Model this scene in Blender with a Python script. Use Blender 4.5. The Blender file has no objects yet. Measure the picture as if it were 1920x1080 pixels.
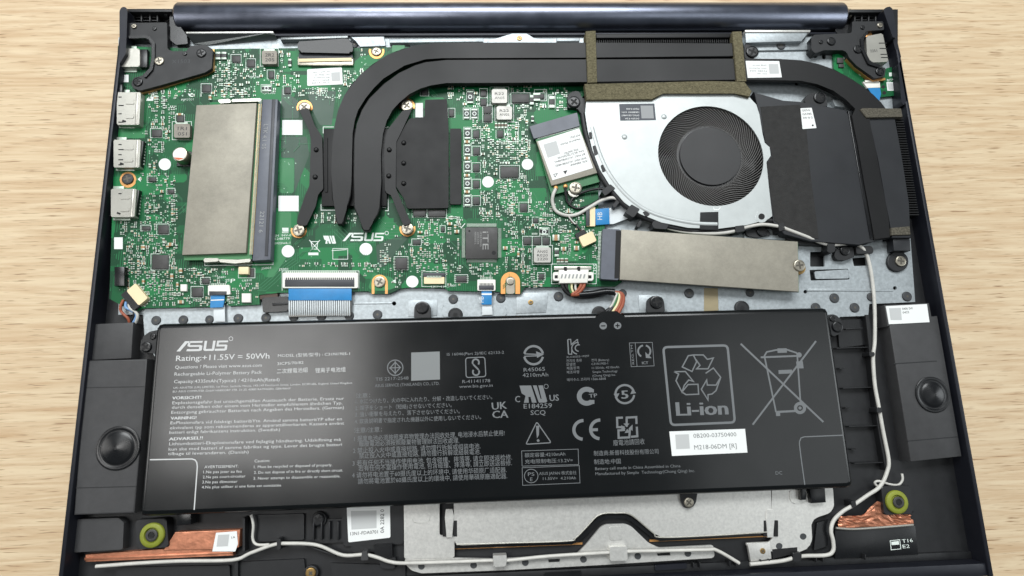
import bpy, bmesh, math, random
from mathutils import Vector, Matrix
from mathutils.geometry import tessellate_polygon
random.seed(7)
S = bpy.context.scene
C = S.collection
MM = 0.001

# ------------------------------------------------------------------ camera
F_PX = 1100.0                       # focal length in photo pixels (about a 26 mm phone lens)
A1 = Vector(((24730-960)/F_PX, (11-540)/F_PX, 1)).normalized()      # laptop's long axis seen in the photo
A2 = Vector(((790-960)/F_PX, (-4924-540)/F_PX, 1))
A2 = (A2 - A1*A2.dot(A1)).normalized()                              # towards the hinge
A3 = A1.cross(A2)                                                   # up from the table
FWD = Vector((A1.z, A2.z, A3.z)); RIGHT = Vector((A1.x, A2.x, A3.x)); DOWN = Vector((A1.y, A2.y, A3.y))
CAM = Vector((0, 0, 14.0)) - FWD*255.0                              # millimetres
cd = bpy.data.cameras.new('camera'); cd.sensor_width = 36; cd.lens = F_PX/1920*36
cd.clip_start = 0.005; cd.clip_end = 50
cam = bpy.data.objects.new('camera', cd); C.objects.link(cam); S.camera = cam
R3 = Matrix((RIGHT, -DOWN, -FWD)).transposed()
cam.matrix_world = Matrix.Translation(CAM*MM) @ R3.to_4x4()

# ------------------------------------------------------------------ light (a room: ceiling panels, added side lights, no sky)
w = bpy.data.worlds.new('World'); S.world = w; w.use_nodes = True
w.node_tree.nodes['Background'].inputs[0].default_value = (0.80, 0.92, 1.0, 1)
w.node_tree.nodes['Background'].inputs[1].default_value = 0.10
def area(name, loc, target, sx, sy, power, col):
    l = bpy.data.lights.new(name, 'AREA'); l.shape = 'RECTANGLE'; l.size = sx; l.size_y = sy; l.energy = power; l.color = col
    o = bpy.data.objects.new(name, l); C.objects.link(o); o.location = loc
    o.rotation_euler = (Vector(target)-Vector(loc)).to_track_quat('-Z', 'Y').to_euler()
    return o
area('ceiling_lamp_back', (-0.05, 0.80, 1.15), (0, 0.0, 0), 1.4, 0.5, 25, (0.96, 0.99, 1.0))
area('ceiling_lamp_left', (-0.47, 0.02, 1.0), (-0.47, 0.02, 0), 0.40, 0.34, 3.2, (1.0, 0.99, 0.97))
area('room_bounce_right', (0.72, -0.12, 1.0), (0.72, -0.12, 0), 0.60, 0.50, 1.3, (0.95, 0.99, 1.0))  # added dim panel in place of the room's bright wall and ceiling
area('edge_light_right', (1.25, -0.05, 0.55), (0.1, -0.02, 0), 0.5, 0.5, 3.0, (0.93, 0.98, 1.0))  # added low light for highlights on the battery's right bevel
area('edge_light_left', (-1.25, 0.0, 0.5), (-0.1, -0.02, 0), 0.5, 0.5, 2.6, (1.0, 0.98, 0.95))  # added low light too, for the left bevels and rims
S.view_settings.view_transform = 'Standard'; S.view_settings.look = 'None'
S.view_settings.exposure = -0.12; S.view_settings.gamma = 1.0
S.render.engine = 'CYCLES'; S.cycles.use_denoising = True
S.cycles.max_bounces = 6; S.cycles.diffuse_bounces = 3; S.cycles.glossy_bounces = 3; S.cycles.transmission_bounces = 2
S.cycles.caustics_reflective = False; S.cycles.caustics_refractive = False

# ------------------------------------------------------------------ helpers
def P(x, y, z):
    """photo pixel -> point (mm) on the level z above the table"""
    d = RIGHT*((x-960)/F_PX) + DOWN*((y-540)/F_PX) + FWD
    return CAM + d*((z-CAM.z)/d.z)
def pxmm(x, y, z): return (P(x+1, y, z)-P(x, y, z)).length
def lin(c):
    c = c/255.0
    return c/12.92 if c <= 0.04045 else ((c+0.055)/1.055)**2.4
MATS = {}
def mat(name, col, rough=0.5, metal=0.0, var=0.0, vscale=60, bump=0.0, bscale=400, aniso=None, coat=0.0, spec=0.5, dist=0.0002, col2=None, coatr=0.1, det=5, nr=0.65):
    m = bpy.data.materials.new(name); m.use_nodes = True; n = m.node_tree.nodes; L = m.node_tree.links
    b = n['Principled BSDF']; c = [lin(v) for v in col]
    b.inputs['Base Color'].default_value = (*c, 1); b.inputs['Roughness'].default_value = rough; b.inputs['Metallic'].default_value = metal
    b.inputs['Specular IOR Level'].default_value = spec
    if coat: b.inputs['Coat Weight'].default_value = coat; b.inputs['Coat Roughness'].default_value = coatr
    tc = n.new('ShaderNodeTexCoord'); mp = n.new('ShaderNodeMapping'); geo = n.new('ShaderNodeNewGeometry')
    L.new(geo.outputs['Position'], mp.inputs[0])
    if aniso: mp.inputs['Scale'].default_value = aniso
    if var:
        t = n.new('ShaderNodeTexNoise'); t.inputs['Scale'].default_value = vscale; t.inputs['Detail'].default_value = det; t.inputs['Roughness'].default_value = nr
        L.new(mp.outputs[0], t.inputs['Vector'])
        r = n.new('ShaderNodeValToRGB'); r.color_ramp.elements[0].position = 0.3; r.color_ramp.elements[1].position = 0.7
        d = [lin(v) for v in col2] if col2 else [v*(1-var) for v in c]
        u = c if col2 else [min(1, v*(1+var*0.6)) for v in c]
        r.color_ramp.elements[0].color = (*d, 1); r.color_ramp.elements[1].color = (*u, 1)
        L.new(t.outputs['Fac'], r.inputs[0]); L.new(r.outputs[0], b.inputs['Base Color'])
        rr = n.new('ShaderNodeMapRange'); rr.inputs['To Min'].default_value = max(0.03, rough-0.10); rr.inputs['To Max'].default_value = min(1, rough+0.12)
        t2 = n.new('ShaderNodeTexNoise'); t2.inputs['Scale'].default_value = vscale*0.6; t2.inputs['Detail'].default_value = 6
        L.new(mp.outputs[0], t2.inputs['Vector']); L.new(t2.outputs['Fac'], rr.inputs['Value']); L.new(rr.outputs[0], b.inputs['Roughness'])
    if bump:
        t = n.new('ShaderNodeTexNoise'); t.inputs['Scale'].default_value = bscale; t.inputs['Detail'].default_value = 3
        L.new(mp.outputs[0], t.inputs['Vector'])
        bp = n.new('ShaderNodeBump'); bp.inputs['Strength'].default_value = bump; bp.inputs['Distance'].default_value = dist
        L.new(t.outputs['Fac'], bp.inputs['Height']); L.new(bp.outputs[0], b.inputs['Normal'])
    MATS[name] = m
    return m
WL = {}
def reg(o, parent, wl):
    WL[o.name] = wl
    if parent is not None:
        o.parent = parent; o.location = wl - WL[parent.name]
    else:
        o.location = wl
def thing(name, label, cat, at, group=None):
    o = bpy.data.objects.new(name, None); C.objects.link(o); o.empty_display_size = 0.01
    o['label'] = label; o['category'] = cat
    if group: o['group'] = group
    reg(o, None, Vector(at)*MM)
    return o
def mk(name, vs, fs, mats, parent, idx=None, smooth=None, kind=None, label=None):
    """vs in mm, world; one mesh object with its origin in its middle"""
    me = bpy.data.meshes.new(name)
    vs = [Vector(v)*MM for v in vs]
    mn = Vector((min(v.x for v in vs), min(v.y for v in vs), min(v.z for v in vs)))
    mx = Vector((max(v.x for v in vs), max(v.y for v in vs), max(v.z for v in vs)))
    c = Vector(((mn.x+mx.x)/2, (mn.y+mx.y)/2, mn.z))
    me.from_pydata([v-c for v in vs], [], fs)
    if not isinstance(mats, (list, tuple)): mats = [mats]
    for m in mats: me.materials.append(m)
    if idx: me.polygons.foreach_set('material_index', idx)
    me.update()
    if smooth is not None:
        me.polygons.foreach_set('use_smooth', [True]*len(me.polygons)); me.set_sharp_from_angle(angle=math.radians(smooth))
        for p in me.polygons:
            if len(p.vertices) > 4 and p.normal.z > 0.9995: p.use_smooth = False
    o = bpy.data.objects.new(name, me); C.objects.link(o)
    reg(o, parent, c)
    if kind: o['kind'] = kind
    if label: o['label'] = label
    return o
def area2(p): return sum(p[i].x*p[(i+1) % len(p)].y-p[(i+1) % len(p)].x*p[i].y for i in range(len(p)))
def fillet(pts, r, seg=4):
    """round the corners of a pixel outline; r one number or one per corner"""
    n = len(pts); out = []
    for i in range(n):
        rr = r[i] if isinstance(r, (list, tuple)) else r
        a, b, c = Vector(pts[i-1]), Vector(pts[i]), Vector(pts[(i+1) % n])
        u, v = (a-b), (c-b); lu, lv = u.length, v.length
        t = min(rr, lu*0.48, lv*0.48)
        if t < 0.3: out.append(tuple(b)); continue
        p, q = b+u*(t/lu), b+v*(t/lv)
        for k in range(seg+1):
            s = k/seg
            out.append(tuple(p*(1-s)**2 + b*2*s*(1-s) + q*s*s))
    return out
def prism_w(name, top, z0, z1, m, parent, bevel=0.0, seg=2, holes=(), **kw):
    """upright slab from a world outline (mm)"""
    top = [Vector((p[0], p[1], z1)) for p in top]
    if area2(top) < 0: top.reverse()
    if holes:
        loops = [top] + [[Vector((p[0], p[1], z1)) for p in h] for h in holes]
        vs, fs = [], []
        flat = [p for l in loops for p in l]
        tri = tessellate_polygon(loops)
        n = len(flat); vs = flat + [Vector((p.x, p.y, z0)) for p in flat]
        for t in tri:
            a, b, c = (flat[i] for i in t)
            if (b-a).cross(c-a).z < 0: t = (t[0], t[2], t[1])
            fs.append(tuple(t)); fs.append(tuple(i+n for i in (t[0], t[2], t[1])))
        o = 0
        for k, l in enumerate(loops):
            ccw = area2(l) > 0
            for i in range(len(l)):
                a, b = o+i, o+(i+1) % len(l)
                fs.append((a, a+n, b+n, b) if ccw == (k == 0) else (b, b+n, a+n, a))
            o += len(l)
        return mk(name, vs, fs, m, parent, **kw)
    bm = bmesh.new()
    vt = [bm.verts.new(p) for p in top]; vb = [bm.verts.new((p.x, p.y, z0)) for p in top]
    n = len(vt)
    ft = bm.faces.new(vt); bm.faces.new(list(reversed(vb)))
    for i in range(n): bm.faces.new((vt[i], vb[i], vb[(i+1) % n], vt[(i+1) % n]))
    if bevel:
        bmesh.ops.bevel(bm, geom=list(ft.edges), offset=bevel, segments=seg, profile=0.5, affect='EDGES', clamp_overlap=True)
        kw.setdefault('smooth', 35)
    bm.verts.index_update()
    vs = [v.co.copy() for v in bm.verts]; fs = [[v.index for v in f.verts] for f in bm.faces]
    bm.free()
    return mk(name, vs, fs, m, parent, **kw)
def prism(name, pts, z0, z1, m, parent, bevel=0.0, seg=2, holes=(), **kw):
    """the same from an outline in photo pixels, seen on the level z1"""
    return prism_w(name, [P(x, y, z1) for x, y in pts], z0, z1, m, parent, bevel, seg, [[P(x, y, z1) for x, y in h] for h in holes], **kw)
def rc(x0, y0, x1, y1): return [(x0, y0), (x1, y0), (x1, y1), (x0, y1)]
def rr(cx, cy, w, h, deg):
    a = math.radians(deg); c, s = math.cos(a), math.sin(a)
    return [(cx+u*c-v*s, cy+u*s+v*c) for u, v in ((-w/2, -h/2), (w/2, -h/2), (w/2, h/2), (-w/2, h/2))]
def circ(cx, cy, r, n=24, ry=None):
    ry = ry or r*0.965
    return [(cx+r*math.cos(2*math.pi*i/n), cy+ry*math.sin(2*math.pi*i/n)) for i in range(n)]
def wbox(name, x0, y0, z0, x1, y1, z1, m, parent, bevel=0.0, **kw):
    return prism_w(name, [(x0, y0), (x1, y0), (x1, y1), (x0, y1)], z0, z1, m, parent, bevel, **kw)
def smooth_path(p, n=6, closed=False):
    out = []
    for i in range(len(p)-1):
        p0, p1, p2, p3 = p[max(0, i-1)], p[i], p[i+1], p[min(len(p)-1, i+2)]
        for k in range(n):
            t = k/n
            out.append(0.5*((2*p1) + (p2-p0)*t + (2*p0-5*p1+4*p2-p3)*t*t + (3*p1-p0-3*p2+p3)*t**3))
    out.append(p[-1]); return out
def tube(name, pts, r, m, parent, n=5, sides=8, flat=1.0, **kw):
    """pts = (pixel x, pixel y, level) or Vectors in mm"""
    p = [q if isinstance(q, Vector) else P(*q) for q in pts]
    p = smooth_path(p, n) if n > 1 else p
    vs, fs = [], []
    up = Vector((0, 0, 1))
    for i, q in enumerate(p):
        t = (p[min(i+1, len(p)-1)]-p[max(i-1, 0)]).normalized()
        s = t.cross(up)
        s = s.normalized() if s.length > 1e-4 else Vector((1, 0, 0))
        u = s.cross(t).normalized()
        for k in range(sides):
            a = 2*math.pi*k/sides
            vs.append(q + s*(r*math.cos(a)) + u*(r*flat*math.sin(a)))
    for i in range(len(p)-1):
        for k in range(sides):
            a, b = i*sides+k, i*sides+(k+1) % sides
            fs.append((a, b, b+sides, a+sides))
    fs.append(tuple(reversed(range(sides)))); fs.append(tuple(range((len(p)-1)*sides, len(p)*sides)))
    return mk(name, vs, fs, m, parent, smooth=50, **kw)
def lathe(prof, n=24, z=0):
    vs, fs = [], []
    for r, h in prof:
        for k in range(n): vs.append(Vector((r*math.cos(2*math.pi*k/n), r*math.sin(2*math.pi*k/n), h)))
    for i in range(len(prof)-1):
        for k in range(n):
            a, b = i*n+k, i*n+(k+1) % n
            fs.append((a, b, b+n, a+n))
    fs.append(tuple(range((len(prof)-1)*n, len(prof)*n)))
    return vs, fs
class Flat:
    """thin printed marks: strokes and fills given in photo pixels, laid on one level"""
    def __init__(s, z): s.z = z; s.v = []; s.f = []
    def poly(s, pts, dz=0):
        k = len(s.v); q = [P(x, y, s.z+dz) for x, y in pts]
        if area2(q) < 0: q.reverse()
        s.v += q; s.f.append(tuple(range(k, k+len(pts)))); s.z += 0.0006; return s
    def stroke(s, pts, w, closed=False):
        p = [Vector(q) for q in pts]; n = len(p)
        if n < 2: return s
        off = []
        for i in range(n):
            a = p[i-1] if (i or closed) else None; c = p[(i+1) % n] if (i < n-1 or closed) else None
            d1 = (p[i]-a).normalized() if a is not None else None; d2 = (c-p[i]).normalized() if c is not None else None
            d1 = d1 or d2; d2 = d2 or d1
            n1 = Vector((-d1.y, d1.x)); n2 = Vector((-d2.y, d2.x)); m_ = n1+n2
            m_ = m_.normalized() if m_.length > 0.1 else n1
            off.append(m_*(w/2/max(0.35, m_.dot(n1))))
        k = len(s.v)
        for i in range(n):
            a, b = p[i]+off[i], p[i]-off[i]
            s.v += [P(a.x, a.y, s.z), P(b.x, b.y, s.z)]
        for i in range(n if closed else n-1):
            j = (i+1) % n
            s.f.append((k+2*i, k+2*j, k+2*j+1, k+2*i+1))
        s.z += 0.0006
        return s
    def arc(s, cx, cy, rx, ry, a0, a1, w, n=24):
        q = [(cx+rx*math.cos(math.radians(a0+(a1-a0)*i/n)), cy+ry*math.sin(math.radians(a0+(a1-a0)*i/n))) for i in range(n+1)]
        if abs(a1-a0) >= 360: return s.stroke(q[:-1], w, True)
        return s.stroke(q, w)
    def disc(s, cx, cy, r, n=20, ry=None): return s.poly(circ(cx, cy, r, n, ry))
    def build(s, name, m, parent, **kw): return mk(name, s.v, s.f, m, parent, **kw)
_tc = {}
def glyphs(body):
    if body in _tc: return _tc[body]
    c = bpy.data.curves.new('t', 'FONT'); c.body = body; c.resolution_u = 2
    o = bpy.data.objects.new('t', c); C.objects.link(o)
    me = bpy.data.meshes.new_from_object(o.evaluated_get(bpy.context.evaluated_depsgraph_get()))
    vs = [tuple(v.co) for v in me.vertices]; fs = [tuple(p.vertices) for p in me.polygons]
    bpy.data.objects.remove(o); bpy.data.curves.remove(c); bpy.data.meshes.remove(me)
    _tc[body] = (vs, fs); return vs, fs
def lines_of_text(name, rows, z, m, parent, bold=0.0, **kw):
    """rows of (string, x0, y0, x1, y1, cap height): base line from one pixel to another"""
    for s, x0, y0, x1, y1, h in rows:
        V, Fc = [], []
        vs, fs = glyphs(s)
        if not vs: continue
        a, b = P(x0, y0, z), P(x1, y1, z)
        mn = min(v[0] for v in vs); mx = max(v[0] for v in vs)
        xd = (b-a)/(mx-mn); yd = Vector((-(b-a).y, (b-a).x, 0)).normalized()*(h*pxmm(x0, y0, z)/0.70)
        for dx in ((0,) if not bold else (-bold, bold)):
            k = len(V)
            for v in vs: V.append(a + xd*(v[0]-mn+dx) + yd*(v[1]+0) + Vector((0, 0, 0.004 if dx > 0 else 0)))
            Fc += [tuple(k+i for i in f) for f in fs]
        o = mk(name, V, Fc, m, parent, **kw)
    return o
_sc = {}
def screw(x, y, z, r, m, parent, h=0.55, name='screw', cross=0.62, ring=False):
    """pan head with a cross recess; r in photo pixels, z the seat of the head"""
    key = (m.name, round(h, 2), cross)
    if key not in _sc:
        vs, fs = lathe([(1.0, 0), (1.0, 0.16), (0.93, 0.26), (0.78, 0.30), (0.74, 0.26), (0.2, 0.27)], 20)
        ix = [0]*len(fs)
        if cross:
            a, t = cross, 0.15
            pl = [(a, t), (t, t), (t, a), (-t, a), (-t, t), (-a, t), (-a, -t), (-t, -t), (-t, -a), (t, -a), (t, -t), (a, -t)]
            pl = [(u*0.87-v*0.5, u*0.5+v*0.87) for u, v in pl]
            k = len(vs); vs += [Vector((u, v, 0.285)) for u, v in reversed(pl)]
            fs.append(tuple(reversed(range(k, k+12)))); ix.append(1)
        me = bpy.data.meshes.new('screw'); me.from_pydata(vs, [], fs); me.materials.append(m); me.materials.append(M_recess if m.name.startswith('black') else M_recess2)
        me.polygons.foreach_set('material_index', ix); me.polygons.foreach_set('use_smooth', [True]*len(fs)); me.set_sharp_from_angle(angle=math.radians(40))
        _sc[key] = me
    o = bpy.data.objects.new(name, _sc[key]); C.objects.link(o)
    R = r*pxmm(x, y, z)*MM
    o.scale = (R, R, max(h*MM/0.3, R*0.9)); o.rotation_euler = (0, 0, random.uniform(0, 1.5))
    reg(o, parent, P(x, y, z)*MM)
    return o
# ------------------------------------------------------------------ materials
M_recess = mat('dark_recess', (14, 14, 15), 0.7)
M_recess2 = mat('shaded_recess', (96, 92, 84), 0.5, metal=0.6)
M_black = mat('black_plastic', (27, 28, 30), 0.5, var=0.25, vscale=300, bump=0.25, bscale=2500, dist=0.00005)
M_blackg = mat('black_plastic_gloss', (20, 21, 23), 0.28, var=0.2, vscale=200)
M_blackm = mat('black_metal_paint', (16, 16, 17), 0.46, var=0.4, vscale=40, det=9, nr=0.75, bump=0.12, bscale=3000, dist=0.00004, spec=0.34)
M_blackv = mat('black_matt_tape', (15, 15, 16), 0.55, var=0.1, vscale=150, spec=0.35)
M_blackf = mat('black_film', (28, 30, 34), 0.45, var=0.18, vscale=90, bump=0.15, bscale=500, dist=0.0001)
M_blackfab = mat('black_mesh_tape', (34, 33, 32), 0.75, var=0.35, vscale=500, bump=0.8, bscale=1800, dist=0.00015)
M_bar = mat('navy_anodised', (132, 137, 152), 0.32, metal=1.0, var=0.08, vscale=200, bump=0.05, bscale=4000, dist=0.00003)
M_rim = mat('navy_shell', (30, 32, 40), 0.42, metal=0.3, var=0.1, vscale=200)
M_deck = mat('galvanised_plate', (172, 179, 182), 0.45, metal=0.5, var=0.22, vscale=700, bump=0.25, bscale=1600, dist=0.00006)
M_deck2 = mat('bright_plate', (222, 221, 216), 0.36, metal=0.55, var=0.14, vscale=900, bump=0.3, bscale=2500, dist=0.00005)
M_alu = mat('fan_cover_metal', (190, 195, 194), 0.44, metal=0.4, var=0.14, vscale=30, det=9, nr=0.75, bump=0.10, bscale=900, dist=0.00008)
M_steel = mat('nickel_steel', (172, 166, 152), 0.34, metal=0.85, var=0.15, vscale=300)
M_tin = mat('tinned_shell', (186, 184, 175), 0.32, metal=0.6, var=0.10, vscale=60)
M_gold = mat('gold_pad', (214, 158, 98), 0.38, metal=0.65, var=0.15, vscale=400)
M_brass = mat('brass', (170, 140, 90), 0.35, metal=0.9)
M_copper = mat('copper_foil', (200, 134, 104), 0.36, metal=0.65, var=0.3, vscale=180, bump=0.5, bscale=350, dist=0.0003)
M_solder = mat('solder', (178, 192, 178), 0.38, metal=0.35, var=0.1, vscale=800)
M_silk = mat('white_silkscreen', (226, 235, 228), 0.7)
M_white = mat('white_sticker', (236, 238, 236), 0.6, var=0.03, vscale=40)
M_ink = mat('black_ink', (40, 40, 42), 0.6)
M_patch = mat('pale_patch', (192, 194, 193), 0.6)
M_code = mat('grey_print', (150, 152, 152), 0.6)
M_mask = mat('shield_film', (156, 151, 138), 0.5, metal=0.25, var=0.30, vscale=45, bump=0.5, bscale=2400, dist=0.00008, det=9, nr=0.85)
M_foam = mat('olive_foam', (112, 106, 84), 0.95, var=0.45, vscale=1100, bump=1.0, bscale=1500, dist=0.0005, spec=0.1)
M_foamg = mat('grey_foam', (96, 92, 82), 0.95, var=0.5, vscale=1200, bump=1.0, bscale=1600, dist=0.0005, spec=0.1)
M_chip = mat('chip_epoxy', (58, 57, 56), 0.5, var=0.2, vscale=500, bump=0.15, bscale=4000, dist=0.00003)
M_ind = mat('inductor_grey', (138, 132, 122), 0.5, metal=0.2, var=0.2, vscale=500)
M_indl = mat('inductor_light', (176, 174, 168), 0.45, metal=0.3, var=0.12, vscale=500)
M_cream = mat('cream_nylon', (240, 220, 178), 0.5, var=0.06, vscale=200)
M_wnylon = mat('white_nylon', (236, 234, 226), 0.45, var=0.05, vscale=200)
M_slot = mat('slot_grey_plastic', (92, 96, 106), 0.42, var=0.15, vscale=180)
M_dslot = mat('dark_grey_plastic', (52, 54, 60), 0.45, var=0.1, vscale=180)
M_blue = mat('blue_stiffener', (28, 128, 190), 0.45, var=0.12, vscale=250)
M_ffc = mat('white_flat_cable', (216, 222, 224), 0.45, var=0.06, vscale=200)
M_ffcg = mat('grey_conductor', (112, 110, 106), 0.4, metal=0.3)
M_wirew = mat('white_wire', (206, 204, 197), 0.4, var=0.16, vscale=150, bump=0.3, bscale=300, dist=0.0002)
M_wireb = mat('black_wire', (24, 24, 25), 0.4)
M_wirer = mat('brown_wire', (158, 84, 58), 0.45)
M_wirey = mat('ivory_wire', (236, 226, 180), 0.45)
M_wireg = mat('green_wire', (60, 120, 70), 0.45)
M_wirebl = mat('blue_wire', (120, 160, 205), 0.45)
M_rubber = mat('yellow_green_rubber', (134, 142, 44), 0.55, var=0.12, vscale=300)
M_stud = mat('dark_stud', (66, 68, 70), 0.5, metal=0.2, var=0.12, vscale=500)
M_tan = mat('capacitor_tan', (172, 132, 92), 0.5)
M_brown = mat('capacitor_brown', (104, 82, 66), 0.5)
M_res = mat('resistor_black', (36, 36, 38), 0.45)
M_tape = mat('beige_tape', (150, 138, 108), 0.5, var=0.1, vscale=200)
M_speaker = mat('speaker_plastic', (60, 60, 61), 0.55, var=0.15, vscale=250, bump=0.3, bscale=2500, dist=0.00005)
M_flange = mat('bent_steel', (120, 124, 124), 0.3, metal=0.9, var=0.12, vscale=120)
M_label = mat('dark_label', (62, 66, 74), 0.5)

def wood():
    m = bpy.data.materials.new('pale_wood'); m.use_nodes = True; n = m.node_tree.nodes; L = m.node_tree.links; b = n['Principled BSDF']
    b.inputs['Roughness'].default_value = 0.5
    g = n.new('ShaderNodeNewGeometry'); mp = n.new('ShaderNodeMapping'); mp.inputs['Scale'].default_value = (7, 110, 7); mp.inputs['Rotation'].default_value = (0, 0, math.radians(3))
    L.new(g.outputs['Position'], mp.inputs[0])
    t = n.new('ShaderNodeTexNoise'); t.inputs['Scale'].default_value = 3.0; t.inputs['Detail'].default_value = 8; t.inputs['Roughness'].default_value = 0.62; t.inputs['Distortion'].default_value = 0.5
    L.new(mp.outputs[0], t.inputs['Vector'])
    r = n.new('ShaderNodeValToRGB'); e = r.color_ramp.elements
    e[0].position = 0.28; e[0].color = (lin(192), lin(160), lin(122), 1); e[1].position = 0.62; e[1].color = (lin(220), lin(199), lin(165), 1)
    L.new(t.outputs['Fac'], r.inputs[0])
    mp2 = n.new('ShaderNodeMapping'); mp2.inputs['Scale'].default_value = (40, 800, 40); L.new(g.outputs['Position'], mp2.inputs[0])
    t2 = n.new('ShaderNodeTexNoise'); t2.inputs['Scale'].default_value = 2.0; t2.inputs['Detail'].default_value = 2; L.new(mp2.outputs[0], t2.inputs['Vector'])
    r2 = n.new('ShaderNodeValToRGB'); e = r2.color_ramp.elements; e[0].position = 0.28; e[0].color = (0.46, 0.35, 0.27, 1); e[1].position = 0.40; e[1].color = (1, 1, 1, 1)
    L.new(t2.outputs['Fac'], r2.inputs[0])
    mx = n.new('ShaderNodeMix'); mx.data_type = 'RGBA'; mx.blend_type = 'MULTIPLY'; mx.inputs[0].default_value = 1.0
    L.new(r.outputs[0], mx.inputs[6]); L.new(r2.outputs[0], mx.inputs[7]); L.new(mx.outputs[2], b.inputs['Base Color'])
    bp = n.new('ShaderNodeBump'); bp.inputs['Strength'].default_value = 0.15; bp.inputs['Distance'].default_value = 0.0002
    L.new(t2.outputs['Fac'], bp.inputs['Height']); L.new(bp.outputs[0], b.inputs['Normal'])
    return m
M_wood = wood()

# ------------------------------------------------------------------ table and laptop base
ZF, ZD, ZP = 8.0, 11.0, 13.0          # floor of the shell, metal deck, top of the circuit board
tb = wbox('table', -700, -520, -25, 700, 520, 0, M_wood, None); tb['kind'] = 'structure'; tb['label'] = 'pale wooden table top with fine grain'

XL, XR = P(224, 60, 17).x, P(1690, 110, 17).x
YT, YB = P(956, 16, 17).y, P(1500, 1068, 17).y-1.0
base = thing('laptop', 'open dark navy laptop base lying upside down on the wooden table', 'laptop', ((XL+XR)/2, (YT+YB)/2, 0))
LID = base
wbox('lid_panel', XL+1, YB-3, 0.0, XR-1, YT-4, 4.6, M_rim, LID, 0.8)
wbox('shell_floor', XL, YB-5, 5.0, XR, YT-8.5, ZF, M_black, base)
wbox('side_wall', XL, YB-5, 5.0, XL+1.8, YT-0.5, 17, M_rim, base, 0.5)
wbox('side_wall', XR-1.8, YB-5, 5.0, XR, YT-22, 17, M_rim, base, 0.5)
wbox('front_wall', XL+1.8, YB-5, 5.0, XR-1.8, YB, 16.2, M_rim, base, 0.6)
wbox('front_ledge', XL+1.8, YB, 7.5, XR-1.8, YB+3.0, 9.4, M_black, base, 0.3)
# hinge corners: little walls and ribs of the open plastic corners
def corner(name, pts, z1, m=M_black, z0=6.0, bevel=0.3): return prism(name, pts, z0, z1, m, base, bevel)
corner('corner_floor', rc(232, 16, 345, 95), 9.0)
corner('corner_wall', fillet([(224, 20), (228, 13), (236, 13), (239, 20), (236, 100), (224, 120)], 3), 17.5, M_rim)
corner('corner_back_wall', rc(240, 17, 322, 22), 15)
corner('corner_floor', rc(1572, 17, 1684, 110), 9.0)
corner('corner_wall', fillet([(1656, 18), (1664, 12), (1672, 13), (1675, 22), (1682, 66), (1680, 72), (1674, 70)], 3), 17.5, M_rim)
corner('corner_back_wall', rc(1584, 18, 1658, 23), 15)
corner('corner_wall', fillet([(1674, 74), (1681, 72), (1690, 108), (1684, 112)], 2), 15.5, M_rim)
corner('corner_wall', fillet([(1684, 120), (1690, 113), (1701, 188), (1694, 198), (1690, 190)], 2), 17, M_rim)
for x in (247, 263, 279, 293): corner('rib', rc(x, 24, x+3, 40), 13)
for x in (1602, 1615, 1628, 1641): corner('rib', rc(x, 24, x+3, 40), 13)
for y in (31, 37): corner('rib', rc(246, y, 296, y+2), 12)
for y in (30, 36): corner('rib', rc(1602, y, 1650, y+2), 12)
for pts, z in (([(318, 22), (334, 24), (336, 52), (318, 56)], 13), ([(320, 44), (338, 50), (350, 66), (352, 82), (330, 84), (318, 74)], 14),
               ([(1576, 44), (1592, 48), (1596, 62), (1570, 64), (1566, 56)], 12.5), ([(236, 52), (246, 52), (244, 66), (234, 68)], 12)):
    corner('plastic_block', fillet(pts, 1), z, M_blackg, bevel=0.2)
# hinge barrel pins
def cyl_x(name, xa, xb, ypx, z, r, m, parent, n=20):
    a, b = P(xa, ypx, z), P(xb, ypx, z); vs, fs = [], []
    prof = [(0, 0.8), (0.15, 1.0), (0.85, 1.0), (1.0, 0.8)]
    for t, s in prof:
        for k in range(n):
            an = 2*math.pi*k/n; q = a.lerp(b, t); vs.append(Vector((q.x, a.y+r*s*math.cos(an), z+r*s*math.sin(an))))
    for i in range(3):
        for k in range(n): fs.append((i*n+k, i*n+(k+1) % n, (i+1)*n+(k+1) % n, (i+1)*n+k))
    fs.append(tuple(range(n))); fs.append(tuple(reversed(range(3*n, 4*n))))
    return mk(name, vs, fs, m, parent, smooth=40)
cyl_x('hinge_pin', 314, 338, 28, 11, 1.7, M_steel, LID); cyl_x('hinge_pin', 1574, 1596, 27, 11, 1.7, M_steel, LID)
cyl_x('hinge_collar', 312, 320, 28, 11, 2.6, M_blackg, LID); cyl_x('hinge_collar', 1588, 1593, 27, 11, 2.6, M_steel, LID)
# the round hinge bar of the lid
def hinge_bar():
    xa, xb = P(336, 30, 11).x, P(1577, 30, 11).x
    y1, y0 = P(956, 4.5, 11).y, P(956, 63, 11).y
    R, yc = (y1-y0)/2*0.83, (y1+y0)/2-0.3
    n, vs, fs = 48, [], []
    prof = [(0, 0.0), (0, R-1.6), (0.4, R-0.6), (1.4, R), (xb-xa-1.4, R), (xb-xa-0.4, R-0.6), (xb-xa, R-1.6), (xb-xa, 0.0)]
    for dx, r in prof:
        for k in range(n):
            a = 2*math.pi*k/n; vs.append(Vector((xa+dx, yc+max(r, .01)*math.cos(a), 11+max(r, .01)*math.sin(a))))
    for i in range(len(prof)-1):
        for k in range(n): fs.append((i*n+k, i*n+(k+1) % n, (i+1)*n+(k+1) % n, (i+1)*n+k))
    return mk('hinge_bar', vs, fs, M_bar, LID, smooth=45)
hinge_bar()

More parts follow.
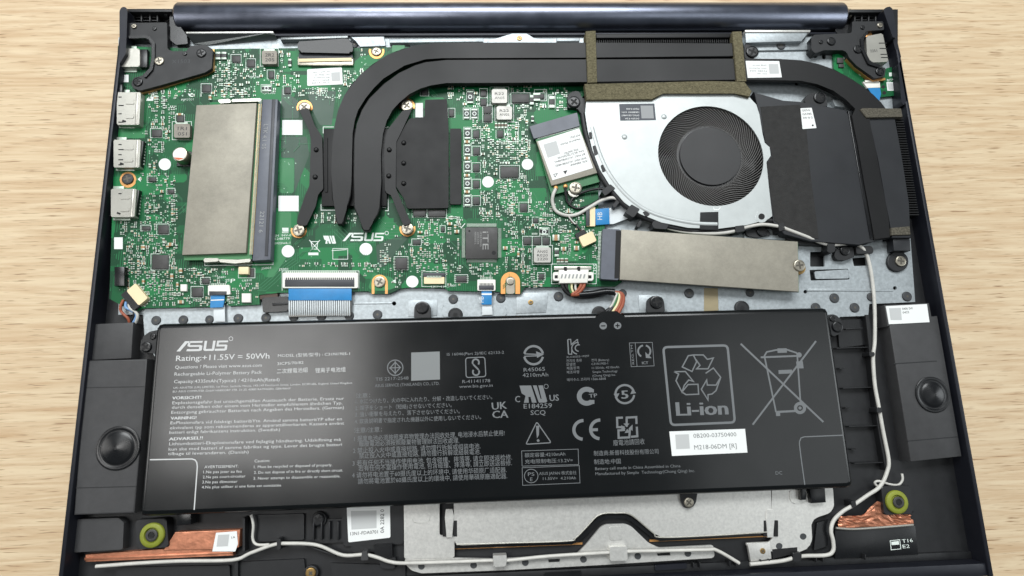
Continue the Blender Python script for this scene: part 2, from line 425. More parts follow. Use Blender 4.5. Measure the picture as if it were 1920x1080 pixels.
# ------------------------------------------------------------------ metal deck (back of the keyboard)
def hole_disc(cx, cy, r): return circ(cx, cy, r, 16)
deck_pts = [(236, 68), (1560, 62), (1640, 100), (1686, 122), (1696, 300), (1716, 566), (1700, 567), (1630, 570), (1628, 592), (1575, 594), (1566, 606), (1540, 640),
            (900, 660), (290, 668), (272, 640), (268, 590), (222, 590), (222, 70)]
H_rect = [fillet(rc(1519, 472, 1546, 500), 2), fillet([(1518, 506), (1590, 504), (1593, 524), (1520, 526)], 2), fillet([(1598, 484), (1624, 482), (1626, 498), (1601, 499)], 2),
          hole_disc(1510, 547, 3.6), hole_disc(1678, 540, 3.6), hole_disc(739, 569, 4), hole_disc(1528, 104, 5), hole_disc(1545, 107, 4), hole_disc(1494, 157, 3.5)]
prism('metal_deck', deck_pts, ZD-1.0, ZD, M_deck, base, holes=H_rect)
prism('spring_tongue', fillet([(1527, 509), (1590, 505), (1592, 522), (1529, 523)], 3), ZD-0.6, ZD+0.1, M_deck, base, 0.1)
# pressed ribs and shallow rectangles of the deck
def deckpart(name, pts, h, m=M_deck, b=0.25, z=ZD): return prism(name, pts, z-0.3, z+h, m, base, b)
deckpart('pressed_rib', rc(1514, 541, 1675, 546), 0.4)
deckpart('pressed_rib', [(660, 566), (735, 566.5), (735, 570), (660, 571)], 0.25, M_deck)
deckpart('pressed_panel', fillet([(829, 573), (942, 571), (950, 578), (951, 592), (829, 594)], 5), 0.22)
deckpart('pressed_panel', fillet([(1077, 569), (1168, 567), (1176, 576), (1176, 592), (1077, 592)], 5), 0.22)
deckpart('pressed_panel', fillet([(1347, 560), (1410, 559), (1417, 568), (1418, 582), (1347, 584)], 5), 0.22)
deckpart('pressed_panel', [(765, 563), (820, 562), (820, 592), (765, 594)], 0.3)
deckpart('pressed_panel', [(1197, 553), (1250, 552), (1252, 584), (1199, 586)], 0.3)
deckpart('pressed_panel', [(968, 549), (1028, 548), (1024, 586), (968, 588)], 0.35)
deckpart('adhesive_tape', [(1320, 540), (1346, 540), (1347, 582), (1320, 583)], 0.06, M_tape, 0)
# upstanding flanges along the hinge
def slope(name, back, front, zb, zf, m):
    t = [P(x, y, zb) for x, y in back]+[P(x, y, zf) for x, y in front]; n = len(t)
    vs = t+[p-Vector((0, 0, 0.5)) for p in t]
    return mk(name, vs, [tuple(range(n)), tuple(range(2*n-1, n-1, -1))]+[(i, i+n, (i+1) % n+n, (i+1) % n) for i in range(n)], m, base)
slope('hinge_flange', [(348, 61), (512, 60)], [(520, 73), (392, 84), (362, 82)], 15.0, 11.6, M_flange)
prism('flange_edge', [(348, 59.5), (512, 58.5), (513, 61.5), (349, 62.5)], ZD, 15.1, M_deck2, base, 0.15)
for pts, z in (([(526, 69), (652, 66), (652, 71), (526, 75)], 14.0),
               ([(655, 69), (720, 68), (723, 86), (674, 88), (668, 76)], 13.6), ([(730, 73), (906, 71), (906, 78), (730, 80)], 13.6),
               ([(914, 77), (925, 74), (960, 62), (988, 62), (1000, 72), (1034, 78), (1034, 82), (914, 82)], 14.2), ([(1044, 71), (1088, 71), (1086, 77), (1044, 77)], 13.6),
               ([(1397, 57), (1519, 57), (1503, 77), (1399, 80)], 14.6), ([(1400, 82), (1513, 80), (1516, 93), (1402, 95)], 12.0)):
    prism('hinge_flange', pts, ZD-0.5, z, M_flange if z == 14.0 else M_deck, base, 0.3)
prism('flange_edge', [(1397, 56), (1520, 56), (1519, 60), (1398, 60)], ZD, 15.2, M_deck2, base, 0.2)
prism('back_strip', [(340, 63), (1568, 60), (1568, 64), (340, 68)], 8, 12.5, M_rim, base, 0.3)
screw(974, 72, 14.2, 5, M_brass, base, 0.3)
screw(1464, 86, 12.0, 8, M_stud, base, 0.4, cross=0.4)
# heat-staked studs on the deck
for x, y, r in ((293, 601, 9), (344, 600, 9), (393, 599, 8), (447, 597, 9), (499, 596, 9), (551, 594, 9), (603, 593, 9), (655, 592, 9), (708, 590, 9), (850, 561, 9), (939, 559, 9), (1047, 556, 9),
                (1292, 550, 9), (1167, 550, 8), (1406, 549, 8), (1564, 559, 9), (1602, 577, 9), (1633, 557, 8), (1700, 556, 9), (1529, 577, 9), (665, 84, 7), (761, 85, 8), (855, 78, 5)):
    screw(x, y, ZD, r, M_stud, base, 0.35, name='rivet_stud', cross=0.22)
for x, y, r in ((854, 591, 14), (1123, 588, 14), (1390, 578, 14)):
    screw(x, y, ZD, r, M_black, base, 1.2, name='rubber_foot', cross=0.3)
screw(995, 567, ZD+0.3, 5, M_brass, base, 0.3, name='threaded_insert', cross=0.5)
screw(1688, 490, ZD+1.4, 10, M_steel, base, 0.6)
prism('rubber_washer', circ(1684, 490, 20), ZD, ZD+1.3, M_black, base, 0.4)
# ------------------------------------------------------------------ motherboard
def board_green(name='green_solder_mask', dark=(5, 66, 37), mid=(8, 88, 48), lite=(16, 116, 62)):
    m = bpy.data.materials.new(name); m.use_nodes = True; n = m.node_tree.nodes; L = m.node_tree.links; b = n['Principled BSDF']
    b.inputs['Roughness'].default_value = 0.42; b.inputs['Specular IOR Level'].default_value = 0.28
    g = n.new('ShaderNodeNewGeometry')
    v = n.new('ShaderNodeTexVoronoi'); v.distance = 'CHEBYCHEV'; v.inputs['Scale'].default_value = 95; v.inputs['Randomness'].default_value = 1.0
    L.new(g.outputs['Position'], v.inputs['Vector'])
    sx = n.new('ShaderNodeSeparateColor'); L.new(v.outputs['Color'], sx.inputs[0])
    r = n.new('ShaderNodeValToRGB'); r.color_ramp.interpolation = 'CONSTANT'; e = r.color_ramp.elements
    e[0].position = 0; e[0].color = (*[lin(c) for c in dark], 1); e[1].position = 0.42; e[1].color = (*[lin(c) for c in mid], 1)
    k = e.new(0.72); k.color = (*[lin(c) for c in lite], 1)
    L.new(sx.outputs[0], r.inputs[0])
    # fine tracks: thin rows inside the cells
    mp = n.new('ShaderNodeMapping'); mp.inputs['Rotation'].default_value = (0, 0, math.radians(45)); L.new(g.outputs['Position'], mp.inputs[0])
    v2 = n.new('ShaderNodeTexVoronoi'); v2.distance = 'MANHATTAN'; v2.inputs['Scale'].default_value = 260; L.new(mp.outputs[0], v2.inputs['Vector'])
    w_ = n.new('ShaderNodeTexWave'); w_.inputs['Scale'].default_value = 320; w_.inputs['Distortion'].default_value = 0; L.new(g.outputs['Position'], w_.inputs['Vector'])
    th = n.new('ShaderNodeMath'); th.operation = 'GREATER_THAN'; th.inputs[1].default_value = 0.72; L.new(w_.outputs['Fac'], th.inputs[0])
    s2 = n.new('ShaderNodeSeparateColor'); L.new(v2.outputs['Color'], s2.inputs[0])
    t3 = n.new('ShaderNodeMath'); t3.operation = 'GREATER_THAN'; t3.inputs[1].default_value = 0.66; L.new(s2.outputs[0], t3.inputs[0])
    mu = n.new('ShaderNodeMath'); mu.operation = 'MULTIPLY'; L.new(th.outputs[0], mu.inputs[0]); L.new(t3.outputs[0], mu.inputs[1])
    mx = n.new('ShaderNodeMix'); mx.data_type = 'RGBA'; L.new(mu.outputs[0], mx.inputs[0]); L.new(r.outputs[0], mx.inputs[6]); mx.inputs[7].default_value = (lin(30), lin(112), lin(66), 1)
    L.new(mx.outputs[2], b.inputs['Base Color'])
    bp = n.new('ShaderNodeBump'); bp.inputs['Strength'].default_value = 0.2; bp.inputs['Distance'].default_value = 0.00003; L.new(sx.outputs[0], bp.inputs['Height']); L.new(bp.outputs[0], b.inputs['Normal'])
    return m
M_pcb = board_green()
M_pour = mat('green_copper_pour', (20, 118, 62), 0.42, var=0.06, vscale=100)
M_pourd = mat('dark_green_mask', (6, 62, 37), 0.42, var=0.08, vscale=100)
M_trace = mat('green_trace', (34, 118, 72), 0.42)
M_via = mat('tinned_via', (150, 184, 160), 0.45, metal=0.3)
M_edge = mat('board_edge', (70, 128, 82), 0.6)

mb = thing('motherboard', 'green motherboard with black heat pipes crossing it and ports along its edge', 'motherboard', P(650, 330, ZD))
pcb_pts = [(221, 86), (395, 92), (560, 90), (640, 90), (694, 89), (770, 88), (905, 100), (1096, 120), (1096, 178), (1089, 186), (1098, 215), (1096, 235), (1104, 260), (1122, 330), (1122, 415),
           (1134, 420), (1134, 432), (1166, 520), (1166, 529), (1154, 537), (985, 538), (980, 545), (977, 551), (940, 551), (936, 547), (840, 545), (834, 540), (766, 539), (750, 541), (736, 548), (728, 551), (697, 551), (691, 546),
           (522, 549), (486, 553), (487, 571), (430, 574), (424, 563), (415, 575), (266, 578), (250, 585), (232, 575), (205, 560)]
prism('circuit_board', pcb_pts, ZP-1.2, ZP, [M_pcb, M_edge], mb)
ZS = ZP + 0.03
fl = Flat(ZS)
for q in (fillet(rc(524, 298, 551, 362), 5), fillet(rc(222, 234, 273, 259), 6), fillet([(516, 398), (546, 398), (546, 470), (512, 520), (500, 520), (512, 480)], 4), fillet([(395, 178), (430, 172), (440, 182), (398, 188)], 3),
          fillet([(735, 85), (760, 85), (757, 92), (735, 98)], 2), fillet(rc(1051, 437, 1076, 463), 4), fillet(rc(1048, 470, 1085, 490), 4),
          fillet([(700, 512), (690, 540), (700, 545), (726, 545), (745, 538), (735, 520)], 5)):
    fl.poly(q)
fl.build('copper_area', M_pour, mb, kind='stuff')
fl = Flat(ZP+0.02)
for q in (fillet([(527, 256), (575, 256), (580, 290), (552, 362), (552, 296), (527, 296)], 4), fillet([(528, 165), (560, 190), (560, 222), (527, 222)], 3), fillet([(575, 168), (630, 170), (622, 235), (600, 235), (585, 205)], 4),
          fillet([(740, 445), (770, 440), (745, 470), (722, 500), (708, 500), (705, 460)], 4)):
    fl.poly(q)
fl.build('dark_mask_area', M_pourd, mb, kind='stuff')
# tracks
fl = Flat(ZP+0.045)
def bundle(pts, n, dx, dy, w=0.9):
    for i in range(n): fl.stroke([(x+dx*i, y+dy*i) for x, y in pts], w)
bundle([(470, 536), (486, 536), (505, 520), (528, 496), (548, 482)], 4, 4, 3)
bundle([(640, 425), (655, 440), (655, 456), (680, 456)], 4, -5, 3)
bundle([(702, 400), (720, 418), (728, 418), (744, 418)], 6, 2, 6)
bundle([(378, 492), (380, 500), (395, 508), (405, 520), (424, 520)], 3, 5, 0)
bundle([(240, 440), (250, 430), (262, 430)], 4, -3, 5)
bundle([(232, 448), (300, 448), (310, 445)], 3, 0, 4)
bundle([(350, 380), (335, 395), (310, 398), (292, 408)], 2, 2, 6)
bundle([(980, 420), (1000, 400), (1010, 380)], 4, 6, 2)
bundle([(1000, 360), (1010, 380), (1030, 395)], 3, -5, 4)
bundle([(985, 520), (975, 505), (962, 490)], 3, 8, 0)
bundle([(890, 330), (930, 300), (960, 300)], 3, 0, -5)
for _ in range(150):
    x, y = random.uniform(225, 1120), random.uniform(95, 540); a = random.choice((0, 90, 45, -45)); pts = [(x, y)]
    for k in range(random.randint(1, 3)):
        l = random.uniform(8, 26); x += l*math.cos(math.radians(a)); y += l*math.sin(math.radians(a)); pts.append((x, y)); a += random.choice((45, -45))
    if all(215 < q[0] < 1090 and 95 < q[1] < 536 for q in pts): bundle(pts, random.randint(1, 4), 0 if abs(a) != 90 else 3, 3 if abs(a) != 90 else 0, 0.7)
fl.build('copper_track', M_trace, mb, kind='stuff')

# ---- occupied boxes, so that the small parts keep clear of the big ones
OCC = []
def occ(x0, y0, x1, y1, g=1.5): OCC.append((x0-g, y0-g, x1+g, y1+g))
def bb(pts): return min(p[0] for p in pts), min(p[1] for p in pts), max(p[0] for p in pts), max(p[1] for p in pts)
def part(name, pts, z0, z1, m, bevel=0.12, g=1.5, **kw):
    occ(*bb(pts), g); return prism(name, pts, z0, z1, m, mb, bevel, **kw)
SILK = Flat(ZP+0.06)
def chip(x0, y0, x1, y1, h=0.8, m=None, frame=True, leads=0, name='chip'):
    o = part(name, rc(x0, y0, x1, y1), ZP, ZP+h, m or M_chip, 0.1)
    if frame: SILK.stroke(rc(x0-2, y0-2, x1+2, y1+2), 0.9, True)
    v, f = [], []
    if leads:
        n = max(2, int((y1-y0)/leads)); 
        for i in range(n):
            yy = y0 + (i+0.5)*(y1-y0)/n
            for sx, xa in ((-1, x0), (1, x1)):
                q = [P(xa-sx*0.5, yy-leads*0.28, ZP+h*0.5), P(xa+sx*3.5, yy-leads*0.28, ZP+0.12), P(xa+sx*3.5, yy+leads*0.28, ZP+0.12), P(xa-sx*0.5, yy+leads*0.28, ZP+h*0.5)]
                k = len(v); v += q; f.append((k, k+1, k+2, k+3))
        L_ = mk('lead_row', v, f, M_solder, o, kind='stuff')
        occ(x0-4, y0, x1+4, y1)
    return o
for a in ((285, 478, 315, 504), (296, 422, 315, 438), (360, 539, 379, 556), (284, 243, 302, 256), (331, 217, 344, 228), (939, 312, 972, 332), (975, 381, 989, 396), (435, 104, 450, 116), (463, 112, 477, 125),
          (503, 133, 513, 146), (533, 163, 544, 175), (379, 159, 395, 172), (932, 244, 944, 257), (790, 166, 802, 178), (842, 205, 851, 218), (1013, 176, 1020, 184), (774, 450, 788, 458), (827, 425, 833, 434), (1000, 409, 1009, 417)):
    chip(*a)
chip(960, 176, 992, 192, 1.0)
o = chip(741, 483, 763, 504, 1.6, leads=5.2)
for a in ((855, 517, 875, 528), (1010, 513, 1020, 523), (378, 522, 392, 531), (278, 332, 292, 340), (314, 355, 326, 362), (266, 424, 281, 431)): chip(*a, 0.9, leads=3.4)
for x0, x1 in ((982, 996), (1000, 1014), (1018, 1030)): chip(x0, 445, x1, 458, 0.9)
for y0 in (244, 276, 307, 338, 369): chip(887, y0, 899, y0+14, 0.8)
for y0 in (168, 185): chip(901, y0, 912, y0+12, 0.8)
for y0 in (199, 215): chip(907, y0, 921, y0+13, 0.8)
chip(775, 393, 798, 405, 1.0); chip(803, 393, 835, 406, 1.0)
# ring-marked chokes in a column, tan capacitors between them
def choke(x0, y0, x1, y1):
    o = part('choke', rc(x0, y0+3, x1, y1-3), ZP, ZP+0.9, M_res, 0.1)
    cx, cy = (x0+x1)/2, (y0+y1)/2
    Flat(ZP+0.95).arc(cx, cy, 3.2, 3.2, 0, 360, 1.5, 14).build('printed_mark', M_silk, o)
    for a, b in ((y0, y0+3), (y1-3, y1)): prism('end_cap', rc(x0, a, x1, b), ZP, ZP+0.85, M_solder, o, 0.05)
    SILK.stroke(rc(x0-1.5, y0-1.5, x1+1.5, y1+1.5), 0.8, True); occ(x0, y0, x1, y1)
for y0 in (240, 271, 302, 334, 366): choke(871, y0, 882, y0+20)
choke(876, 170, 887, 193); choke(870, 204, 880, 222); choke(884, 204, 895, 222); choke(1013, 428, 1028, 441)
choke(491, 160, 508, 171)
def cap2(x0, y0, x1, y1, m=None, h=0.9):
    """two-terminal part big enough to see: body and two bright ends"""
    v = (y1-y0) > (x1-x0)
    e = 0.26
    if v: a, b, c = rc(x0, y0+(y1-y0)*e, x1, y1-(y1-y0)*e), rc(x0, y0, x1, y0+(y1-y0)*e), rc(x0, y1-(y1-y0)*e, x1, y1)
    else: a, b, c = rc(x0+(x1-x0)*e, y0, x1-(x1-x0)*e, y1), rc(x0, y0, x0+(x1-x0)*e, y1), rc(x1-(x1-x0)*e, y0, x1, y1)
    o = part('capacitor', a, ZP, ZP+h, m or M_tan, 0.06)
    for q in (b, c): prism('end_cap', q, ZP, ZP+h*0.97, M_solder, o, 0.05)
    occ(x0, y0, x1, y1, 0.5)
for y in (263, 294, 326, 357): cap2(870, y, 881, y+5, M_tan)
for x in (928, 934, 940, 946): cap2(x, 230, x+4.5, 240, M_brown)
for x in (1044, 1051, 1059): cap2(x, 484, x+6, 492, M_brown)
for a in ((1052, 463, 1062, 470), (1076, 461, 1086, 469), (1036, 440, 1049, 451), (330, 212, 343, 216), (314, 455, 324, 461), (264, 459, 271, 468), (335, 503, 341, 512), (319, 513, 324, 523), (266, 523, 270, 532), (330, 529, 334, 538),
          (333, 563, 344, 569), (311, 459, 316, 465), (787, 463, 791, 470), (852, 431, 861, 437), (838, 417, 848, 422), (970, 471, 974, 482), (943, 462, 952, 468), (783, 433, 792, 437), (300, 356, 306, 361), (391, 178, 396, 187)):
    cap2(*a, M_tan)
for a in ((404, 97, 413, 111), (415, 97, 424, 111), (994, 178, 1001, 196), (1000, 174, 1013, 189), (1030, 180, 1040, 202), (540, 110, 546, 124), (996, 217, 1001, 228), (1040, 465, 1048, 481), (1012, 426, 1016, 440)):
    cap2(*a, M_chip)
# inductors
def inductor(x0, y0, x1, y1, m, rows, h=2.2):
    o = part('inductor', fillet(rc(x0, y0, x1, y1), 2), ZP, ZP+h, m, 0.25)
    lines_of_text('printed_mark', [(s, x0+a, y0+b, x0+c, y0+b, t) for s, a, b, c, t in rows], ZP+h+0.04, M_ink, o)
    for q in (rc(x0+4, y1, x1-4, y1+3), rc(x0+4, y0-3, x1-4, y0)): prism('terminal', q, ZP, ZP+0.3, M_solder, o)
    SILK.stroke(rc(x0-3, y0-4, x1+3, y1+4), 0.9, True); occ(x0-3, y0-4, x1+3, y1+4)
rt = lambda w_, hh: [('R22', w_*.2, hh*.42, w_*.8, hh*.2), ('AN05', w_*.2, hh*.72, w_*.82, hh*.2)]
inductor(491, 95, 519, 120, M_ind, [('2R2', 6, 11, 23, 7), ('205', 6, 20, 23, 7)])
inductor(326, 232, 356, 258, M_ind, [('1R1', 7, 12, 24, 7), ('0S1', 7, 22, 24, 7)])
inductor(922, 167, 951, 193, M_indl, rt(29, 26)); inductor(931, 199, 960, 224, M_indl, rt(29, 25)); inductor(1001, 464, 1033, 492, M_indl, [('AN02', 6, 10, 26, 5), ('R020', 6, 17, 26, 5), ('2220', 6, 24, 26, 5)], 2.6)
cap_o = part('tab_connector', rc(447, 500, 466, 514), ZP, ZP+2.0, M_cream, 0.3); prism('terminal', rc(465, 503, 476, 519), ZP, ZP+0.4, M_chip, cap_o); SILK.stroke(rc(447, 503, 478, 521), 0.9, True); occ(445, 498, 480, 524)
part('crystal', rc(338, 533, 350, 546), ZP, ZP+1.0, M_wnylon, 0.2); part('connector', rc(453, 550, 470, 567), ZP, ZP+1.2, M_wnylon, 0.2)
# round electrolytic capacitor
def electrolytic():
    x, y, h = 349, 299, 5.8
    c = P(x, y, ZP); r = 14.8*pxmm(x, y, ZP)
    b = prism_w('electrolytic_base', [(c.x+r*a*1.02, c.y+r*b_*1.02) for a, b_ in ((-1, -1), (1, -1), (1, .6), (.6, 1), (-.6, 1), (-1, .6))], ZP, ZP+0.9, M_blackg, mb, 0.1)
    c = c
    v, f = lathe([(r*.96, 0.9), (r*.96, h-0.5), (r*.9, h-0.05), (r*.82, h)], 28)
    can = mk('electrolytic_can', [Vector((c.x+q.x, c.y+q.y, ZP+q.z)) for q in v], f, M_steel, b, smooth=40)
    return c, r, h, b
c_, r_, h_, eb = electrolytic()
def on_cap(name, pts, m, dz): # disc marks on the can's top, in can radii
    return mk(name, [Vector((c_.x+r_*u, c_.y+r_*v, ZP+h_+dz)) for u, v in pts], [tuple(range(len(pts)))], m, eb)
on_cap('can_top', [(.80*math.cos(a*math.pi/12), .80*math.sin(a*math.pi/12)) for a in range(24)], M_white, 0.02)
on_cap('polarity_mark', [(.78*math.cos(math.radians(a)), .78*math.sin(math.radians(a))) for a in range(215, 316, 10)], mat('orange_print', (206, 106, 70), 0.6), 0.05)
occ(312, 270, 352, 312)
# white fiducial spots and blank pads
for x, y, r in ((309, 308, 11.5), (915, 341, 11), (989, 308, 10.8), (540, 471, 12), (686, 467, 12), (773, 528, 11.5)):
    part('white_spot', circ(x, y, r), ZP, ZP+0.1, M_white, 0)
for a in ((529, 225, 567, 253), (522, 367, 560, 396), (779, 193, 793, 220), (220, 140, 241, 154), (214, 445, 230, 467)):
    part('white_pad', rc(*a), ZP, ZP+0.1, M_white, 0)
lb = part('paper_label', fillet([(576, 130), (641, 126), (643, 158), (576, 161)], 2), ZP, ZP+0.15, M_white, 0)
lines_of_text('printed_text', [('04N   HAPF-3N', 586, 137, 618, 135.5, 3), ('MA  90NB0  13N1', 590, 142, 618, 141, 3), ('X1503ZA-MB', 588, 147, 618, 146, 3), ('R2.1  16GB', 587, 152, 618, 151, 3), ('2251A  0512', 584, 157, 618, 155.5, 3)], ZP+0.2, M_code, lb)
Flat(ZP+0.2).poly([(621, 136), (637, 135), (638, 151), (622, 152)]).build('printed_patch', M_patch, lb)
# EC chip with leads on four sides
ec_ = part('controller_chip', rc(873, 426, 933, 485), ZP+0.15, ZP+1.5, M_chip, 0.12, 8)
v, f = [], []
for i in range(32):
    t = (i+0.5)/32
    for k in range(4):
        w2 = 0.55
        if k == 0: a = (875+56*t-w2, 425), (875+56*t+w2, 425), (0, -6)
        elif k == 1: a = (875+56*t-w2, 486), (875+56*t+w2, 486), (0, 6)
        elif k == 2: a = (872, 428+55*t-w2), (872, 428+55*t+w2), (-6, 0)
        else: a = (934, 428+55*t-w2), (934, 428+55*t+w2), (6, 0)
        (x0, y0), (x1, y1), (dx, dy) = a; j = len(v)
        v += [P(x0, y0, ZP+0.8), P(x1, y1, ZP+0.8), P(x1+dx, y1+dy, ZP+0.12), P(x0+dx, y0+dy, ZP+0.12)]; f.append((j, j+1, j+2, j+3))
mk('lead_row', v, f, M_solder, ec_, kind='stuff')
lines_of_text('printed_text', [('iTE', 905, 434, 905, 468, 11)], ZP+1.55, mat('grey_chip_print', (150, 150, 148), 0.6), ec_)
lines_of_text('printed_text', [('IT5570VG', 900, 435, 900, 462, 3), ('2210-CXS', 895, 435, 895, 458, 3), ('NXG2D2 L', 890, 435, 890, 458, 3)], ZP+1.55, MATS['grey_chip_print'], ec_)
Flat(ZP+1.54).disc(926, 474, 4).disc(880, 433, 2).build('pin_mark', M_recess, ec_)
SILK.stroke([(864, 428), (872, 419)], 1.5)
# board screws and their bare pads
def pad_u(x, y, r, r2, y2, m, name='copper_pad'):
    q = [(x+r*math.cos(math.radians(a)), y+r*math.sin(math.radians(a))) for a in range(180, 361, 15)]; p = [(x+r2*math.cos(math.radians(a)), y+r2*math.sin(math.radians(a))) for a in range(360, 179, -15)]
    occ(x-r, y-r, x+r, max(y+r, y2)); return prism(name, q+[(x+r, y2), (x+r2, y2)]+p+[(x-r2, y2), (x-r, y2)], ZP-0.1, ZP+0.08, m, mb)
pad_u(712, 530, 15, 10, 551, M_gold); prism('bare_strip', rc(704, 533, 721, 551), ZP-0.8, ZP-0.1, M_deck, mb); screw(712, 529, ZP+0.1, 11, M_steel, mb, 0.6)
pad_u(957, 528, 18, 9.5, 551, mat('orange_copper', (226, 160, 92), 0.42, metal=0.45)); prism('bare_strip', fillet(rc(949, 520, 965, 551), 4), ZP-0.4, ZP+0.12, M_steel, mb, 0.1); screw(957, 528, ZP+0.15, 7, M_steel, mb, 0.5, cross=0)
q = Flat(ZP+0.05).arc(706, 96, 12.5, 12, -20, 200, 4, 20).build('copper_pad', MATS['orange_copper'], mb); screw(706, 97, ZP+0.1, 9, M_steel, mb, 0.6); occ(690, 84, 722, 112)
prism('copper_pad', circ(240, 337, 15.5), ZP-0.1, ZP+0.08, M_gold, mb); screw(240, 336, ZP+0.1, 11, M_chip, mb, 0.7); occ(224, 320, 256, 353)
SILK.poly([(258, 336), (264, 331), (264, 341)])
# ---- ports along the edge (metal shells)
def port(x0, y0, x1, y1, h, teeth=True, skew=-3, slots=0):
    q = [(x0, y0), (x1, y0), (x1+skew, y1), (x0, y1)]
    o = part('port_shell', fillet(q, 2), ZP-0.8, ZP+h, M_tin, 0.4, 2)
    prism('port_flange', [(x0+4, y0-5), (x0+24, y0-5), (x0+24, y0+3), (x0+4, y0+3)], ZP, ZP+0.6, M_solder, o, 0.1); prism('port_flange', [(x0+4, y1-2), (x1-12, y1-2), (x1-12, y1+6), (x0+4, y1+6)], ZP, ZP+0.6, M_solder, o, 0.1)
    if teeth:
        prism('port_back', [(x1-1, y0+2), (x1+5, y0+2), (x1+3+skew, y1-2), (x1-1+skew, y1-2)], ZP, ZP+h*0.7, M_blackg, o, 0.2)
        n = int((y1-y0)/6.5)
        for i in range(n):
            yy = y0+4+i*(y1-y0-6)/n
            prism('contact', rc(x1+3+skew*i/n, yy, x1+9+skew*i/n, yy+3.2), ZP, ZP+0.5, M_solder, o, 0.1)
    for i in range(slots):
        yy = y0+8+i*(y1-y0-14)/max(1, slots-1)
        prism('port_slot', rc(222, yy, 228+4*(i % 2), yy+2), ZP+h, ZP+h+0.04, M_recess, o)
    occ(x0-2, y0-6, x1+12, y1+6)
    w_ = x1-x0
    prism('spring_tab', fillet([(x0+w_*.35, y0+(y1-y0)*.22), (x0+w_*.72, y0+(y1-y0)*.22), (x0+w_*.72, y0+(y1-y0)*.36), (x0+w_*.35, y0+(y1-y0)*.36)], 2), ZP+h-0.1, ZP+h+0.25, M_tin, o, 0.12)
    prism('spring_tab', fillet([(x0+w_*.35, y0+(y1-y0)*.66), (x0+w_*.72, y0+(y1-y0)*.66), (x0+w_*.70, y0+(y1-y0)*.80), (x0+w_*.35, y0+(y1-y0)*.80)], 2), ZP+h-0.1, ZP+h+0.25, M_tin, o, 0.12)
    prism('shell_fold', [(x1-9, y0+1), (x1-5, y0+1), (x1-5+skew*.9, y1-1), (x1-9+skew*.9, y1-1)], ZP+h-0.1, ZP+h+0.2, M_tin, o, 0.1)
    prism('shell_notch', rr(x0+w_*.3, y1-7, 7, 3.5, 20), ZP+h, ZP+h+0.05, M_recess, o)
    return o
port(219, 173, 264, 234, 3.2, False, -3, 4); port(213, 262, 264, 314, 3.2, True, -3, 5); port(208, 354, 256, 407, 3.2, True, -4, 1)
u = part('port_shell', fillet(rc(222, 91, 262, 125), 3), ZP-0.5, ZP+2.6, M_tin, 0.5)
prism('port_back', rc(260, 92, 276, 126), ZP, ZP+2.0, M_blackg, u, 0.3)
for y in (86, 129): prism('port_flange', rc(228, y, 256, y+6), ZP, ZP+0.5, M_solder, u, 0.1)
for a in ((236, 88, 5), (232, 131, 4), (254, 132, 4)): screw(a[0], a[1], ZP, a[2], M_solder, mb, 0.5, name='solder_joint', cross=0)
part('black_connector', rc(214, 500, 233, 536), ZP, ZP+3, M_blackg, 0.3); part('black_connector', rc(216, 158, 229, 177), ZP, ZP+2.5, M_blackg, 0.3)
# ---- flat-cable connectors
def pins(x0, y0, x1, y1, n, z, m, parent, name='contact_row'):
    v, f = [], []
    for i in range(n):
        a = x0+(x1-x0)*(i+0.2)/n; b = x0+(x1-x0)*(i+0.75)/n; k = len(v)
        v += [P(a, y0, z), P(b, y0, z), P(b, y1, z), P(a, y1, z)]; f.append((k, k+1, k+2, k+3))
    return mk(name, v, f, m, parent, kind='stuff')
k1 = part('keyboard_connector', fillet(rc(530, 511, 671, 540), 2), ZP, ZP+1.2, M_wnylon, 0.15)
prism('latch', rc(534, 524, 664, 537), ZP+1.1, ZP+1.6, M_dslot, k1, 0.15); pins(535, 520.5, 665, 524.5, 34, ZP+1.25, M_recess, k1); pins(535, 507, 668, 511, 34, ZP+0.15, M_solder, k1)
SILK.stroke([(529, 545), (529, 508), (673, 508), (673, 541)], 1.0); occ(526, 504, 676, 546)
k2 = part('fingerprint_connector', fillet([(390, 535), (430, 534), (432, 552), (390, 554)], 2), ZP, ZP+1.1, M_wnylon, 0.15); prism('latch', rc(392, 546, 424, 553), ZP+1.0, ZP+1.5, M_dslot, k2, 0.12); pins(396, 531, 424, 535, 9, ZP+0.15, M_solder, k2)
k3 = part('backlight_connector', fillet(rc(795, 514, 833, 532), 1), ZP, ZP+1.2, M_cream, 0.15); prism('latch', rc(793, 511, 834, 519), ZP+0.2, ZP+1.4, M_dslot, k3, 0.1); pins(800, 517, 828, 521, 10, ZP+1.45, M_solder, k3)
SILK.stroke(rc(791, 509, 836, 537), 0.9, True)
k4 = part('touchpad_connector', fillet(rc(895, 524, 929, 545), 2), ZP, ZP+1.1, M_wnylon, 0.15); prism('latch', rc(898, 535, 926, 543), ZP+1.0, ZP+1.5, M_dslot, k4, 0.12); pins(899, 531, 925, 535, 10, ZP+1.15, M_recess, k4); pins(900, 519, 924, 524, 9, ZP+0.15, M_solder, k4)
k5 = part('fan_connector', fillet(rc(1100, 388, 1116, 424), 1), ZP, ZP+1.1, M_cream, 0.15); prism('latch', rc(1099, 389, 1106, 423), ZP+0.2, ZP+1.4, M_dslot, k5, 0.1)
k6 = part('display_connector', rc(558, 106, 662, 122), ZP, ZP+1.3, M_steel, 0.2); prism('latch', [(560, 99), (660, 99), (662, 109), (560, 111)], ZP+1.2, ZP+1.6, M_dslot, k6, 0.1)
prism('pull_tab', [(560, 110), (659, 108), (660, 114), (560, 116)], ZP+1.4, ZP+1.75, M_cream, k6, 0.1); occ(552, 90, 672, 128)
